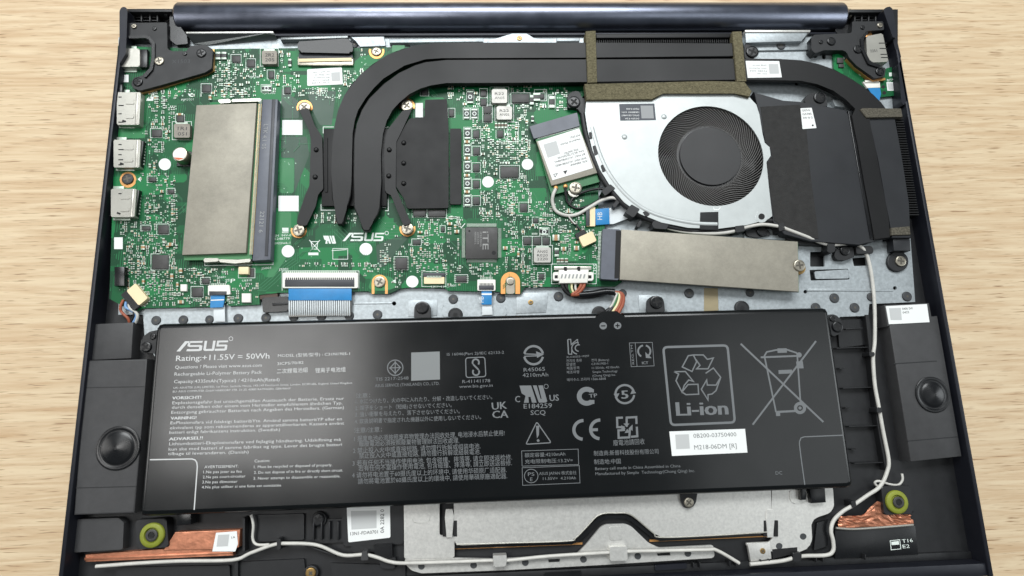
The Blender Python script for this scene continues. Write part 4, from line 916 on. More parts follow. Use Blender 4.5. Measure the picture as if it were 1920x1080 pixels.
for x0, y0, x1, y1, d in REG:
    y = y0+2
    while y < y1-1:
        x = x0+2
        while x < x1-1:
            cl = (int(x//26), int(y//20)); vert = hsh(*cl) < 0.45; dens = d*(0.55+0.75*hsh(cl[1]+31, cl[0]+7))
            sx = 4.2 if vert else 6.2
            cell = (int(x//4), int(y//4))
            if random.random() < dens*0.98 and free(x, y) and cell not in used:
                for q in range(-1, 2): used.add((cell[0]+(0 if vert else q), cell[1]+(q if vert else 0)))
                r = random.random()
                if r < 0.60: small(x+random.uniform(-.4, .4), y+random.uniform(-.4, .4), random.choice((4.2, 4.8, 5.2)), random.choice((2.2, 2.5, 2.8)), vert, 0.35, random.choice((1, 2, 2, 3, 3, 4)))
                elif r < 0.70: small(x, y, 7.0, 3.8, vert, 0.55, random.choice((1, 2, 3)))
                else: pads.append((x, y, random.uniform(0.9, 1.6)))
            x += sx
        y += 4.1
mk('surface_mount_part', v, f, SMDM, mb, idx=ix, kind='stuff')
for _ in range(1500):
    x, y = random.uniform(222, 1125), random.uniform(95, 548)
    if free(x, y, 1): 
        if _ % 3 == 0: pads.append((x, y, random.uniform(0.6, 1.3)))
v, f = [], []
for x, y, r in pads:
    k = len(v); v += [P(x+r*math.cos(a), y+r*math.sin(a), ZP+0.07) for a in (0, -1.05, -2.1, -3.14, 2.1, 1.05)]; f.append(tuple(range(k, k+6)))
mk('solder_point', v, f, M_via, mb, kind='stuff')
# ------------------------------------------------------------------ battery
ZB = 18.6
M_batt = mat('battery_film', (13, 15, 16), 0.20, var=0.06, vscale=40, bump=0.12, bscale=22, dist=0.0005, spec=0.6)
M_bt = mat('battery_print', (112, 115, 117), 0.6); M_bt_lit = mat('battery_print_lit', (206, 207, 206), 0.6)  # one grey print; the paler copy has the left end's sheen in its colour
bat = thing('battery', 'flat wide black battery pack with grey printed safety marks and text', 'battery', P(930, 770, ZF))
def batt_outline():
    t = [(296, 611), (306, 606), (313, 605.5)]
    tl, tr = (300, 606.0), (1545, 576.0)
    def top(x): return tl[1]+(tr[1]-tl[1])*(x-tl[0])/(tr[0]-tl[0])
    q = [(291, 616), (296, 608), (304, top(304))]
    q += [(1120, top(1120)), (1126, top(1126)+7), (1160, top(1160)+7), (1168, top(1168))]
    q += [(1543, top(1543)), (1551, 578), (1555, 585)]
    q += [(1601, 904), (1599, 912), (1590, 915.5)]
    q += [(272, 969), (263, 967), (261, 958)]
    return q
prism('battery_pack', batt_outline(), ZF+0.1, ZB, M_batt, bat, 2.2, 5)
ZT = ZB+0.05
# lugs and screws of the pack's frame
for pts, sx, sy, sr, z in (([(776, 600), (777, 574), (784, 566), (800, 566), (807, 574), (808, 598)], 792, 577, 12, 13.5), ([(1213, 588), (1214, 562), (1222, 555), (1238, 555), (1245, 562), (1247, 586)], 1230, 567, 12, 13.5),
                           ([(262, 660), (265, 634), (280, 622), (298, 618), (298, 664)], 275, 651, 10, 13), ([(1552, 590), (1566, 589), (1580, 602), (1580, 624), (1560, 632)], 1569, 613, 10, 13), ([(1276, 925), (1277, 940), (1284, 953), (1297, 953), (1305, 942), (1308, 922)], 1291, 942, 9, 13)):
    lug = prism('screw_lug', fillet(pts, 4), ZF, z, M_black, bat, 0.4); screw(sx, sy, z, sr, M_blackg if sy != 942 else M_steel, bat, 0.8)
screw(287, 631, 13, 6, M_blackg, bat, 0.6); screw(1560, 598, 13, 5, M_blackg, bat, 0.6)
for pts in ([(331, 962), (358, 960), (358, 984), (331, 986)], [(1502, 912), (1512, 912), (1512, 937), (1502, 938)], [(1518, 917), (1547, 915), (1549, 942), (1522, 944)]):
    prism('locating_tab', pts, ZF, 13.5, M_blackg, bat, 0.3)
# printed corner lines
F1 = Flat(ZT); F1.stroke([(281, 862), (360, 860.5)]+[(366, 862.5), (369, 867), (370, 875)]+[(364, 956)], 2.2); F1.build('corner_line', M_bt_lit, bat)
F1 = Flat(ZT); F1.stroke([(1580, 816), (1508, 819), (1502, 821), (1499, 828), (1499, 834), (1503, 866), (1509, 909)], 2.0); F1.build('corner_line', M_bt, bat)
# wordmark and rating block
F1 = Flat(ZT); asus(F1, 331, 659, 94, 19, -0.018); F1.arc(433, 635, 3.6, 3.6, 0, 360, 0.9, 14); F1.build('wordmark', M_bt_lit, bat)
def tx(rows, m=None, bold=0.0): return lines_of_text('printed_text', rows, ZT, m or M_bt, bat, bold)
tx([('Rating:+11.55V ⎓ 50Wh'.replace('⎓', '='), 330, 677, 505, 672, 10.5)], M_bt_lit, 0.01)
tx([('Questions ? Please visit www.asus.com', 328, 691.5, 491, 687.5, 6.2), ('Rechargeable Li-Polymer Battery Pack', 327, 704.5, 491, 700.5, 6.2), ('Capacity:4335mAh(Typical) / 4210mAh(Rated)', 326, 718.5, 524, 714.5, 6.2)], M_bt_lit)
tx([('UK: ASUSTEK (UK) LIMITED, 1st Floor, Sackville House, 143-149 Fenchurch Street, London, EC3M 6BL, England, United Kingdom', 325, 729, 660, 719.5, 3.6), ('EU: ASUS COMPUTER GmbH HARKORT STR. 21-23, 40880 RATINGEN, GERMANY', 324, 736, 545, 730, 3.6)], M_bt_lit)
tx([('MODEL (型號/型号) : C31N1905-1', 521, 669.5, 656, 665.5, 5.2), ('3ICP5/70/82', 520, 684.5, 569, 682, 5.2), ('二次鋰電池組', 519, 700, 577, 697, 7), ('锂离子电池组', 591, 698.5, 648, 696, 7)], M_bt_lit)
tx([('VORSICHT!', 323, 749, 377, 747.5, 5.6), ('VARNING!', 320, 787, 368, 785.5, 5.6), ('ADVARSEL!!', 317, 826, 380, 823.5, 5.6)], M_bt_lit, 0.035)
tx([('Explosionsgefahr bei unsachgemäßen Austausch der Batterie. Ersatz nur', 323, 758, 645, 749.5, 5.6), ('durch denselben oder einem vom Hersteller empfohlenem ähnlichen Typ.', 322, 766.5, 642, 758, 5.6), ('Entsorgung gebrauchter Batterien nach Angaben des Herstellers. (German)', 321, 776, 645, 766.5, 5.6),
    ('ExPlosionsfara vid felaktigt batteribYte. Använd samma batteritYP eller en', 319.5, 795.5, 641, 788, 5.6), ('ekvivalent typ som rekommenderas av apparattillverkaren. Kassera använt', 318.5, 805, 645, 796, 5.6), ('batteri enligt fabrikantens instruktion. (Swedish)', 317.5, 813.5, 525, 808, 5.6),
    ('Lithiumbatteri-Eksplosionsfare ved fejlagtig håndtering. Udskiftning må', 317, 835, 639, 826.5, 5.6), ('kun ske med batteri af samme fabrikat og type. Lever det brugte batteri', 316, 845, 641, 836, 5.6), ('tilbage til leverandøren. (Danish)', 315, 853.5, 466, 850, 5.6)], M_bt_lit)
tx([('AVERTISSEMENT:', 383, 878, 447, 876.5, 5), ('1.Ne pas jeter au feu', 381, 887.5, 453, 886, 5), ('2.Ne pas court-circuiter', 380, 897, 460, 895, 5), ('3.Ne pas démonter', 379, 906.5, 445, 905, 5), ('4.Ne plus utiliser si une fuite est constatée', 378, 916, 527, 912, 5),
    ('Caution:', 477, 867, 506, 866, 5.2), ('1. Must be recycled or disposed of properly.', 476, 878, 623, 874, 5), ('2. Do not dispose of in fire or directly short circuit.', 476, 888.5, 643, 884, 5), ('3. Never attempt to disassemble or reassemble.', 475, 899.5, 638, 895, 5)], M_bt_lit)
# middle block
tx([('TIS 2217-2548', 704, 714, 766, 711.5, 6), ('ASUS SERVICE (THAILAND) CO., LTD.', 703, 726, 824, 721.5, 5.8), ('IS 16046(Part 2)/IEC 62133-2', 838, 667, 945, 663, 5.2), ('R-41141178', 867, 718.5, 919, 716.5, 6), ('www.bis.gov.in', 861, 727.5, 924, 725, 5.6)])
tx([('注意：', 667, 745.5, 694, 744.5, 6.6), ('1. 水につけたり、火の中に入れたり、分解・改造しないでください。', 667, 756.5, 923, 748, 7), ('2. 端子をショート（短絡)させないでください。', 666, 769, 847, 763, 7), ('3. 強い衝撃を与えたり、落下させないでください。', 666, 781, 862, 774.5, 7), ('4. 取扱説明書で指定された機器以外に使用しないでください。', 665, 794, 902, 785.5, 7)])
tx([('注意/注意：', 664, 811, 716, 809, 7.5), ('1 报废电池必须按照废弃物管理办法回收处理, 电池浸水后禁止使用!', 664, 827, 946, 816, 8), ('報廢電池必須按照廢棄物管理辦法回收處理.', 673, 836.5, 861, 830, 8), ('2 禁止投入火中或直接短路, 请勿擅行拆解或组装电池.', 662, 849.5, 901, 840.5, 8), ('禁止投入火中或直接短路, 請勿擅行拆解或組裝電池.', 673, 859, 901, 851, 8),
    ('3 若有任何不当操作使用电池, 包含碰撞、摔落等, 请立即送返检修.', 661, 873, 960, 861.5, 8), ('若有任何不當操作使用電池, 包含碰撞、摔落等, 請立即送返檢修.', 672, 882.5, 960, 872, 8), ('4 请勿将电池置于60摄氏度以上的环境中, 请使用华硕原厂适配器.', 660, 895.5, 950, 885, 8), ('請勿將電池置於60攝氏度以上的環境中, 請使用華碩原廠適配器.', 671, 907, 951, 896.5, 8)])
# TIS emblem, pale square, BIS emblem
F1 = Flat(ZT).arc(741, 689.5, 14.5, 14.5, 0, 360, 1.8).stroke([(741, 679), (750.5, 689), (741, 700), (731.5, 690)], 1.8, True).stroke([(741, 677), (741, 702)], 1.8).stroke([(729.5, 690), (752, 689)], 1.8); F1.build('approval_emblem', M_bt, bat)
Flat(ZT).poly([(771, 661), (824.5, 659), (825, 711.5), (771, 714)]).build('pale_square', mat('pale_grey_print', (128, 131, 131), 0.6), bat)
F1 = Flat(ZT).stroke(fillet([(873, 671), (909, 669.5), (911, 706), (874, 708)], 5), 1.8, True).arc(892, 679.5, 6, 6, 150, 400, 3).arc(892.5, 697.5, 6, 6, -30, 220, 3).stroke([(887, 683), (897.5, 693.5)], 3); F1.build('approval_emblem', M_bt, bat)
tx([('UK', 923, 768.5, 950.5, 766, 13.5), ('CA', 923.5, 784, 953, 783, 13.5)], M_bt, 0.02)
# centre marks
F1 = Flat(ZT).arc(1000.5, 666, 17.5, 17, 190, 350, 4.2).arc(1000.5, 666, 17.5, 17, 10, 170, 4.2); F1.stroke([(983, 663.5), (1010, 664.5)], 2).stroke([(983, 668), (1010, 667)], 2).poly([(1005, 658.5), (1020, 664.5), (1007, 671)]); F1.build('approval_emblem', M_bt, bat)
tx([('R45065', 982, 697, 1022, 695, 7), ('4210mAh', 980, 707, 1028, 705.5, 7)])
F1 = Flat(ZT); ul(F1, 974, 723, 52, -0.01); F1.arc(1024, 724.5, 4, 4, 0, 360, 1, 14); F1.build('approval_mark', M_bt, bat)
tx([('C', 966, 754, 975, 754, 11.5), ('US', 1031, 752, 1048, 751, 11.5)], M_bt, 0.02); tx([('E184259', 982, 766, 1035, 764.5, 8.5), ('SCQ', 995, 778, 1023, 777.5, 8.5)], M_bt, 0.008)
F1 = Flat(ZT).stroke(fillet([(1006.5, 791), (1033.5, 830), (986, 833)], 4), 2, True); F1.poly([(1005, 798.5), (1011, 798), (1010.5, 815), (1007, 822), (1006, 815)]).disc(1009, 826, 2.6); F1.build('warning_triangle', M_bt, bat)
F1 = Flat(ZT).stroke([(978, 845.5), (1084, 842), (1085, 871), (979, 874)], 1, True).stroke([(979, 877), (1086, 873), (1087.5, 905.5), (980, 910)], 1, True).arc(996, 892.5, 12.8, 12.8, 0, 360, 1.2); F1.build('printed_frame', M_bt, bat)
tx([('額定容量:4210mAh', 984, 857, 1060, 854, 6), ('充电限制电压:13.2V=', 984.5, 869, 1074, 866, 6), ('ASUS JAPAN 株式会社', 1011, 890.5, 1081, 889, 5.2), ('11.55V=  4.210Ah', 1018, 900, 1080, 898.5, 5), ('PS', 990, 892.5, 1002, 892, 6.5), ('E', 994, 902, 998.5, 902, 6.5)])
# KC mark and Korean rows
F1 = Flat(ZT).stroke([(1064.5, 636.5), (1066, 664)], 2.2).stroke([(1065, 636.5), (1070, 636.2), (1071, 646), (1083, 636)], 1.8).stroke([(1083, 636), (1083, 642)], 1.6).arc(1084, 653, 12, 11, 100, 275, 2.0).arc(1085, 652.5, 6.5, 6, 90, 290, 2.0).stroke([(1084, 642), (1084, 646)], 1.5).stroke([(1066, 664), (1072, 664), (1072, 657)], 1.8); F1.build('approval_emblem', M_bt, bat)
tx([('XU100253-19297', 1062, 671.5, 1105, 669, 3.6), ('전지의 종류', 1062, 679, 1091, 678, 4.4), ('모델명', 1062, 686, 1079, 685, 4.4), ('제품정격', 1062.5, 693, 1086, 692, 4.4), ('제조자명', 1062.5, 700.5, 1086, 699.5, 4.4), ('전지 (Battery)', 1109, 677.5, 1142, 676.5, 4), ('C31N1905-1', 1109, 684.5, 1140, 683, 4), ('11.55Vdc, 4210mAh', 1110, 692, 1161, 690, 4), ('Simplo Technology', 1111, 699.5, 1158, 697.5, 4), ('(Chong Qing) Inc.', 1111, 706.5, 1155, 704.5, 4), ('에이수스 코리아 1566-6868', 1063, 714.5, 1136, 712, 4.4)])
# ICT box
F1 = Flat(ZT).stroke([(1180, 643), (1223, 642), (1226.5, 686), (1183.5, 687.5)], 1, True).stroke([(1191, 643), (1194.5, 687)], 1).arc(1208, 658.5, 11.5, 11, -75, 60, 3.2).arc(1208, 658.5, 11.5, 11, 120, 258, 3.2).poly([(1210, 660), (1222, 671.5), (1216, 671.5), (1211, 671)]); F1.build('approval_emblem', M_bt, bat)
tx([('ICT', 1204, 683, 1215.5, 682.5, 5)], M_bt, 0.03); tx([('REG.TM', 1189.5, 683, 1186, 647, 4)])
# C-Tick, round arrows with 5, CE, recycle square
F1 = Flat(ZT).arc(1100, 743, 14, 13.2, 50, 310, 9, 26).poly([(1105, 727.5), (1113.5, 730), (1113.5, 736), (1105, 735)]).poly([(1105, 759), (1114.5, 757), (1114.5, 750), (1105, 750)]); F1.build('approval_emblem', M_bt, bat); tx([('TP', 1105, 746, 1120, 744.5, 7)], M_bt, 0.02)
F1 = Flat(ZT).arc(1171.5, 739, 17.5, 17, 178, 345, 4).arc(1171.5, 739, 17.5, 17, 5, 165, 4).poly([(1150.5, 738.5), (1161.5, 737.5), (1156, 748)]).poly([(1182, 739), (1193, 737), (1186, 729.5)]); F1.build('recycling_emblem', M_bt, bat); tx([('5', 1166, 747.5, 1178, 747, 15)], M_bt, 0.03)
F1 = Flat(ZT).arc(1094, 806, 18, 17.5, 95, 270, 6); F1.build('conformity_letter', M_bt, bat); F1 = Flat(ZT).arc(1125.5, 805, 18, 17.5, 95, 270, 6).stroke([(1108, 806), (1121, 805.5)], 5.5); F1.build('conformity_letter', M_bt, bat)
F1 = Flat(ZT)
for pts in ([(1168, 783), (1157, 783.5), (1157.5, 801), (1171, 801)], [(1175, 800), (1175, 783), (1193, 782), (1193.5, 795)], [(1194, 800), (1195, 818), (1183, 819)], [(1181, 803), (1180, 820), (1160, 821), (1159.5, 807), (1172, 806)]): F1.stroke(pts, 4)
F1.poly([(1169, 794), (1180, 794), (1175, 801)]).poly([(1165, 797), (1165, 808), (1173, 803)]).poly([(1186, 796), (1186, 808), (1179, 803)]).poly([(1171, 812), (1182, 811), (1176, 804)]); F1.build('recycling_emblem', M_bt, bat)
tx([('廢電池請回收', 1150, 835, 1209, 832, 8), ('制造商:新普科技股份有限公司', 1113.5, 854, 1235, 850, 7), ('制造地:中国', 1114, 870, 1164, 868.5, 7), ('Battery cell made in China Assembled in China', 1116, 881.5, 1276, 876, 5.2), ('Manufactured by Simplo  Technology(Chong Qing) Inc.', 1116.5, 891, 1303, 885, 5.2), ('DC', 1454.5, 890, 1467, 889.5, 6)])
# polarity marks
F1 = Flat(ZT).disc(1131, 611, 7); F1.build('polarity_mark', M_bt, bat); F1 = Flat(ZT+0.05).stroke([(1127, 611), (1135, 611)], 2); F1.build('polarity_mark', M_batt, bat)
F1 = Flat(ZT).disc(1158, 610.5, 7); F1.build('polarity_mark', M_bt, bat); F1 = Flat(ZT+0.05).stroke([(1154, 610.5), (1162, 610.5)], 2).stroke([(1158, 606.5), (1158, 614.5)], 2); F1.build('polarity_mark', M_batt, bat)
# recycling box
F1 = Flat(ZT).stroke(fillet([(1243.5, 651), (1364, 647.5), (1378, 792), (1258, 797)], [8]*4), 4.4, True); F1.build('printed_frame', M_bt, bat)
F1 = Flat(ZT)
def Z(u, v): return (1225+u/4, 600+v/4)
for pts, cl in (([(217, 352), (262, 268), (300, 262), (325, 312), (290, 386)], 1), ([(300, 262), (375, 262), (405, 295), (450, 285), (410, 366), (325, 366), (350, 340), (318, 295)], 0), ([(392, 400), (450, 360), (505, 430), (470, 488), (405, 488)], 0), ([(505, 430), (470, 530), (440, 555), (410, 560), (410, 600), (360, 520), (400, 450), (405, 488), (470, 488)], 0),
                ([(155, 388), (240, 386), (300, 460), (265, 450), (232, 490), (215, 540), (170, 455), (190, 405), (155, 388)], 0), ([(215, 540), (245, 560), (340, 556), (335, 482), (260, 484), (215, 540)], 0)):
    F1.stroke([Z(*p) for p in pts], 2.4, bool(cl))
F1.build('recycling_arrows', M_bt, bat)
tx([('Li-ion', 1269.5, 779.5, 1365, 777, 25)], M_bt, 0.035)
# crossed-out bin
F1 = Flat(ZT).stroke([Z(655, 178), Z(1275, 765)], 3.4).stroke([Z(1220, 158), Z(745, 785)], 3.4).stroke([Z(835, 280), Z(920, 690)], 3).stroke([Z(1080, 275), Z(1105, 640)], 3).stroke([Z(805, 280), Z(1110, 268)], 3.4).stroke([Z(830, 275), Z(850, 240), Z(920, 225), Z(1000, 222), Z(1070, 245), Z(1090, 262)], 3)
F1.stroke([Z(925, 690), Z(1070, 682)], 4).poly([Z(938, 376), Z(1040, 372), Z(1042, 400), Z(940, 405)]).poly([Z(1070, 312), Z(1120, 308), Z(1128, 362), Z(1078, 364)]).disc(*Z(1093, 262), 5).poly([Z(918, 690), Z(950, 690), Z(952, 720), Z(920, 720)]).poly([Z(930, 213), Z(1000, 212), Z(1002, 245), Z(932, 247)])
F1.arc(*Z(1100, 660), 8.5, 8.5, 0, 360, 6).disc(*Z(1100, 660), 3); F1.build('crossed_bin_mark', M_bt, bat)
bs = prism('paper_label', [(1255, 809), (1397, 804), (1401.5, 848.5), (1260, 855)], ZB, ZB+0.12, M_white, bat)
M_dot = mat('grey_ink', (120, 124, 124), 0.6)
lines_of_text('printed_text', [('0B200-03750400', 1300.5, 821, 1381, 818, 7.5), ('M218-06DM [R]', 1302, 843, 1381.5, 839.5, 8)], ZB+0.17, M_dot, bs)
Flat(ZB+0.17).poly([(1266, 815), (1291.5, 814), (1293.5, 841), (1268, 842)]).build('printed_patch', M_patch, bs)

# ------------------------------------------------------------------ battery lead
bl = thing('battery_lead', 'bundle of black, brown and ivory wires running from white header to battery', 'cable', P(1110, 560, ZD))
for k, (x, dz) in enumerate(((1054, 0), (1061, 0.5))):
    tube('wire', [(x, 530, ZP+1.5), (x+3, 541, ZP+1.2), (x+12, 551+k, ZP+0.6), (1087, 557-3*k, ZP+0.4), (1115, 555-3*k, ZP+0.6), (1140, 549-2*k, ZP+0.9), (1153, 550+k, ZP+1.2), (1158, 560, ZP+1.2), (1150, 574, ZP+1.2), (1138+k*5, 583, ZP+1.5), (1133+k*6, 592, ZP+1.5), (1130+k*7, 602, ZP+1.5)], 0.85, M_wireb, bl)
tube('sleeve', [(1086, 553, ZP+0.9), (1110, 551, ZP+1.1), (1135, 547, ZP+1.3), (1152, 548, ZP+1.4)], 1.5, M_blackg, bl)
for x, m in ((1067, M_wireg), (1072, M_wirey), (1079, M_wirew)): tube('wire', [(x, 530, ZP+1.8), (x, 540, ZP+1.6), (x+3, 548, ZP+1.3), (x+8, 553, ZP+1.1)], 0.5, m, bl)
for x in (1089, 1095): tube('wire', [(x+1, 529, ZP+1.8), (x-1, 538, ZP+1.9), (x-8, 547, ZP+1.6), (x-17, 553, ZP+1.4), (x-3, 551, ZP+1.2)], 0.75, M_wirer, bl)
for dx, m, r in ((0, M_wirer, 0.8), (-4, M_wirer, 0.7), (-8, M_wirey, 0.6), (-12, M_wireg, 0.5), (-15, M_wirew, 0.5)):
    tube('wire', [(1152+dx*.3, 548, ZP+1.3), (1164+dx*.5, 550, ZP+1.8), (1169+dx, 558, ZP+1.8), (1167+dx*1.3, 572, ZP+1.6), (1160+dx*1.5, 586, ZP+1.5), (1158+dx*1.5, 602, ZP+1.5)], r, m, bl)
# ------------------------------------------------------------------ hinge brackets
def bracket(name, label, pts, screws, nubs, z=15.6):
    t = thing(name, label, 'hinge', P(pts[0][0], pts[0][1], 9), 'hinge brackets at the back corners')
    prism('bracket_plate', fillet(pts, 1.6), 9.2, z, M_black, t, 0.5, 2)
    for x, y, r, m in screws: screw(x, y, z, r, m, t, 0.7)
    for x, y, r in nubs: screw(x, y, z, r, M_blackg, t, 0.5, name='rivet', cross=0.3)
    return t
Lb = [(241, 43), (313, 42), (314, 92), (324, 96), (350, 96), (356, 86), (385, 83), (399, 93), (397, 128), (384, 136), (300, 160), (262, 170), (250, 165), (246, 158), (250, 146), (266, 142), (280, 128), (284, 106), (284, 84), (276, 72), (240, 72)]
hl = bracket('hinge_bracket', 'black hinge bracket at the corner beside the memory module', Lb, ((378, 100, 9, M_blackg), (299, 115, 9, M_steel), (259, 154, 9, M_blackg), (252, 50, 5, M_steel)), ((290, 54, 4), (347, 101, 4)))
lines_of_text('cast_number', [('X1503', 322, 119, 356, 118, 8)], 15.65, M_stud, hl)
prism('copper_edge', [(262, 173), (300, 163), (386, 138), (399, 130), (398, 92), (402, 92), (402, 133), (388, 141), (302, 167), (264, 177)], 12.8, 13.9, M_brass, hl)
prism('bracket_ridge', fillet([(240, 72), (276, 71), (285, 82), (285, 108), (281, 128), (268, 143), (272, 146), (286, 130), (290, 108), (290, 80), (279, 66), (240, 67)], 2), 15.4, 16.4, M_blackg, hl, 0.4)
Rb = [(1527, 65), (1597, 62), (1598, 40), (1656, 40), (1658, 56), (1624, 58), (1615, 72), (1618, 94), (1630, 117), (1650, 124), (1661, 128), (1659, 143), (1640, 147), (1606, 123), (1592, 108), (1588, 98), (1580, 94), (1545, 94), (1528, 100), (1521, 92), (1521, 70)]
hr = bracket('hinge_bracket', 'black hinge bracket at the corner beside the small side circuit board', Rb, ((1558, 78, 8, M_blackg), (1608, 93, 8, M_blackg), (1649, 135, 8, M_blackg), (1649, 48, 5, M_steel)), ((1539, 79, 4), (1617, 52, 4)))
prism('bracket_ridge', fillet([(1626, 57), (1613, 72), (1616, 95), (1628, 120), (1650, 127), (1652, 122), (1632, 115), (1621, 93), (1619, 73), (1629, 61)], 2), 15.4, 16.4, M_blackg, hr, 0.4)
prism('copper_edge', [(1590, 98), (1594, 110), (1608, 125), (1640, 149), (1660, 146), (1660, 150), (1636, 153), (1604, 129), (1588, 112), (1585, 99)], 12.4, 14.0, M_gold, hr)

# ------------------------------------------------------------------ side circuit board with a port
io = thing('side_board', 'small green circuit board with a metal port beside the hinge corner', 'circuit board', P(1650, 150, ZD))
prism('circuit_board', [(1562, 100), (1590, 98), (1640, 150), (1662, 128), (1680, 124), (1690, 170), (1688, 178), (1652, 182), (1630, 172), (1600, 150), (1564, 130)], 11.2, 12.4, M_pcb, io)
ps = prism('port_shell', fillet([(1624, 68), (1655, 62), (1666, 116), (1634, 117), (1626, 108)], 3), 11, 15.2, M_tin, io, 0.5)
for y in (80, 90, 101, 107): prism('port_slot', [(1648+(y-80)*.15, y), (1662+(y-80)*.15, y), (1662+(y-80)*.15, y+1.6), (1648+(y-80)*.15, y+1.6)], 15.2, 15.26, M_recess, ps)
lines_of_text('stamped_number', [('2251', 1632, 98, 1645, 97, 5)], 15.26, M_ink, ps)
prism('port_back', [(1622, 66), (1634, 60), (1636, 66), (1626, 72)], 11, 13.6, M_gold, ps, 0.2)
prism('flat_cable_connector', [(1618, 153), (1650, 154), (1651, 164), (1626, 165)], 12.4, 13.4, M_wnylon, io, 0.2); prism('latch', [(1622, 150), (1648, 150), (1649, 155), (1622, 155)], 12.4, 13.8, M_tin, io, 0.2)
prism('blue_flat_cable', [(1627, 165), (1650, 165), (1652, 176), (1648, 191), (1638, 181)], 12.9, 13.2, M_blue, io)
for a in ((1570, 108, 1582, 118), (1573, 120, 1583, 126)): prism('chip', rc(*a), 12.4, 13.1, M_chip, io, 0.1)
for i in range(26):
    t = i/26; x, y = 1584+t*44+random.uniform(-2, 2), 104+t*46+random.uniform(-3, 6); prism('chip_part', rr(x, y, 4, 2.4, 45), 12.4, 12.8, random.choice((M_solder, M_solder, M_brown, M_res)), io)
lines_of_text('silkscreen_text', [('BOT', 1664, 153, 1676, 152, 5)], 12.45, M_silk, io); sl = prism('paper_label', [(1662, 154), (1678, 154), (1681, 170), (1664, 170)], 12.4, 12.5, M_white, io); Flat(12.55).poly([(1664, 156), (1675, 156), (1677, 168), (1666, 168)]).build('printed_patch', M_patch, sl)
Flat(12.45).poly(rc(1667, 136, 1672, 143)).build('white_pad', M_silk, io)
for x, y in ((1656, 163), (1658, 174)): prism('drill_hole', circ(x, y, 3.4), 12.4, 12.44, M_recess, io)
prism('edge_clip', [(1678, 145), (1690, 118), (1696, 170), (1682, 176)], 9, 14, M_blackg, base, 0.3)

# ------------------------------------------------------------------ flat cables
def flat_cable(name, label, pieces, at, conductors=None):
    t = thing(name, label, 'cable', P(at[0], at[1], ZD))
    for nm, pts, z0, z1, m in pieces: prism(nm, pts, z0, z1, m, t, 0.03)
    return t
kb = flat_cable('keyboard_cable', 'wide grey flat cable with blue end below the long white connector', (('blue_end', [(541, 541), (659, 541), (659, 563), (541, 563)], 13.2, 13.9, M_blue),), (600, 565))
prism('cable_film', [(541, 562), (659, 562), (658, 591), (541, 594)], 12.6, 13.0, M_ffcg, kb)
for i in range(29):
    x = 542.5+i*4.02; tube('conductor', [(x, 562, 13.3), (x, 576, 13.7), (x+.2, 586, 13.4), (x+.2, 592, 12.6)], 0.33, M_ffc, kb, n=2, sides=6)
flat_cable('fingerprint_cable', 'narrow blue and white flat cable by the letters FP', (('blue_end', [(395, 552), (421, 551), (421, 562), (418, 576), (394, 577)], 13.3, 13.7, M_blue), ('cable_film', [(400, 575), (421, 572), (422, 603), (401, 603)], 12.2, 12.6, M_ffc), ('seam', [(395, 562), (420, 561), (420, 563), (395, 564)], 13.6, 13.75, M_white)), (408, 575))
tc = flat_cable('touchpad_cable', 'narrow blue and white flat cable next to the orange copper pad', (('blue_end', [(903, 544), (922, 544), (922, 571), (903, 571)], 13.2, 13.6, M_blue), ('cable_film', [(904, 571), (922, 571), (924, 590), (904, 591)], 12.2, 12.6, M_ffc)), (913, 565))
prism('seam', [(903, 550), (922, 550), (922, 553), (903, 553)], 13.5, 13.68, M_white, tc)
lines_of_text('printed_text', [('HB', 907, 567, 907, 556, 9)], 13.66, M_ffc, tc)
fcb = flat_cable('fan_cable', 'blue and white flat cable plugged in beside the drive slot', (('blue_end', [(1116, 392), (1142, 390), (1143, 420), (1117, 422)], 13.2, 14.0, M_blue), ('cable_film', [(1140, 392), (1168, 380), (1188, 400), (1176, 410), (1150, 420), (1141, 420)], 12.2, 13.0, M_ffc)), (1140, 405))
lines_of_text('printed_text', [('HB', 1129, 412, 1129, 398, 9)], 14.06, M_ffc, fcb)
dt = thing('display_cable', 'glossy black taped display cable entering beneath the hinge bar', 'cable', P(600, 90, ZP)); 
prism('taped_cable', fillet([(556, 78), (650, 72), (660, 76), (662, 94), (658, 100), (560, 98)], 5), ZP+1.4, ZP+3.0, mat('gloss_black_tape', (12, 12, 13), 0.22, spec=0.3, bump=0.3, bscale=120, dist=0.0006), dt, 0.6, 3)

prism('cable_block', fillet([(491, 558), (540, 555), (541, 583), (493, 586)], 3), ZD, 13.4, M_blackg, base, 0.4); prism('cable_block', [(510, 568), (541, 566), (541, 571), (511, 573)], 13.3, 13.9, M_black, base, 0.2); prism('brown_tape', [(481, 552), (520, 550), (521, 558), (482, 562)], ZD, 12.6, mat('brown_film', (70, 48, 34), 0.5), base)
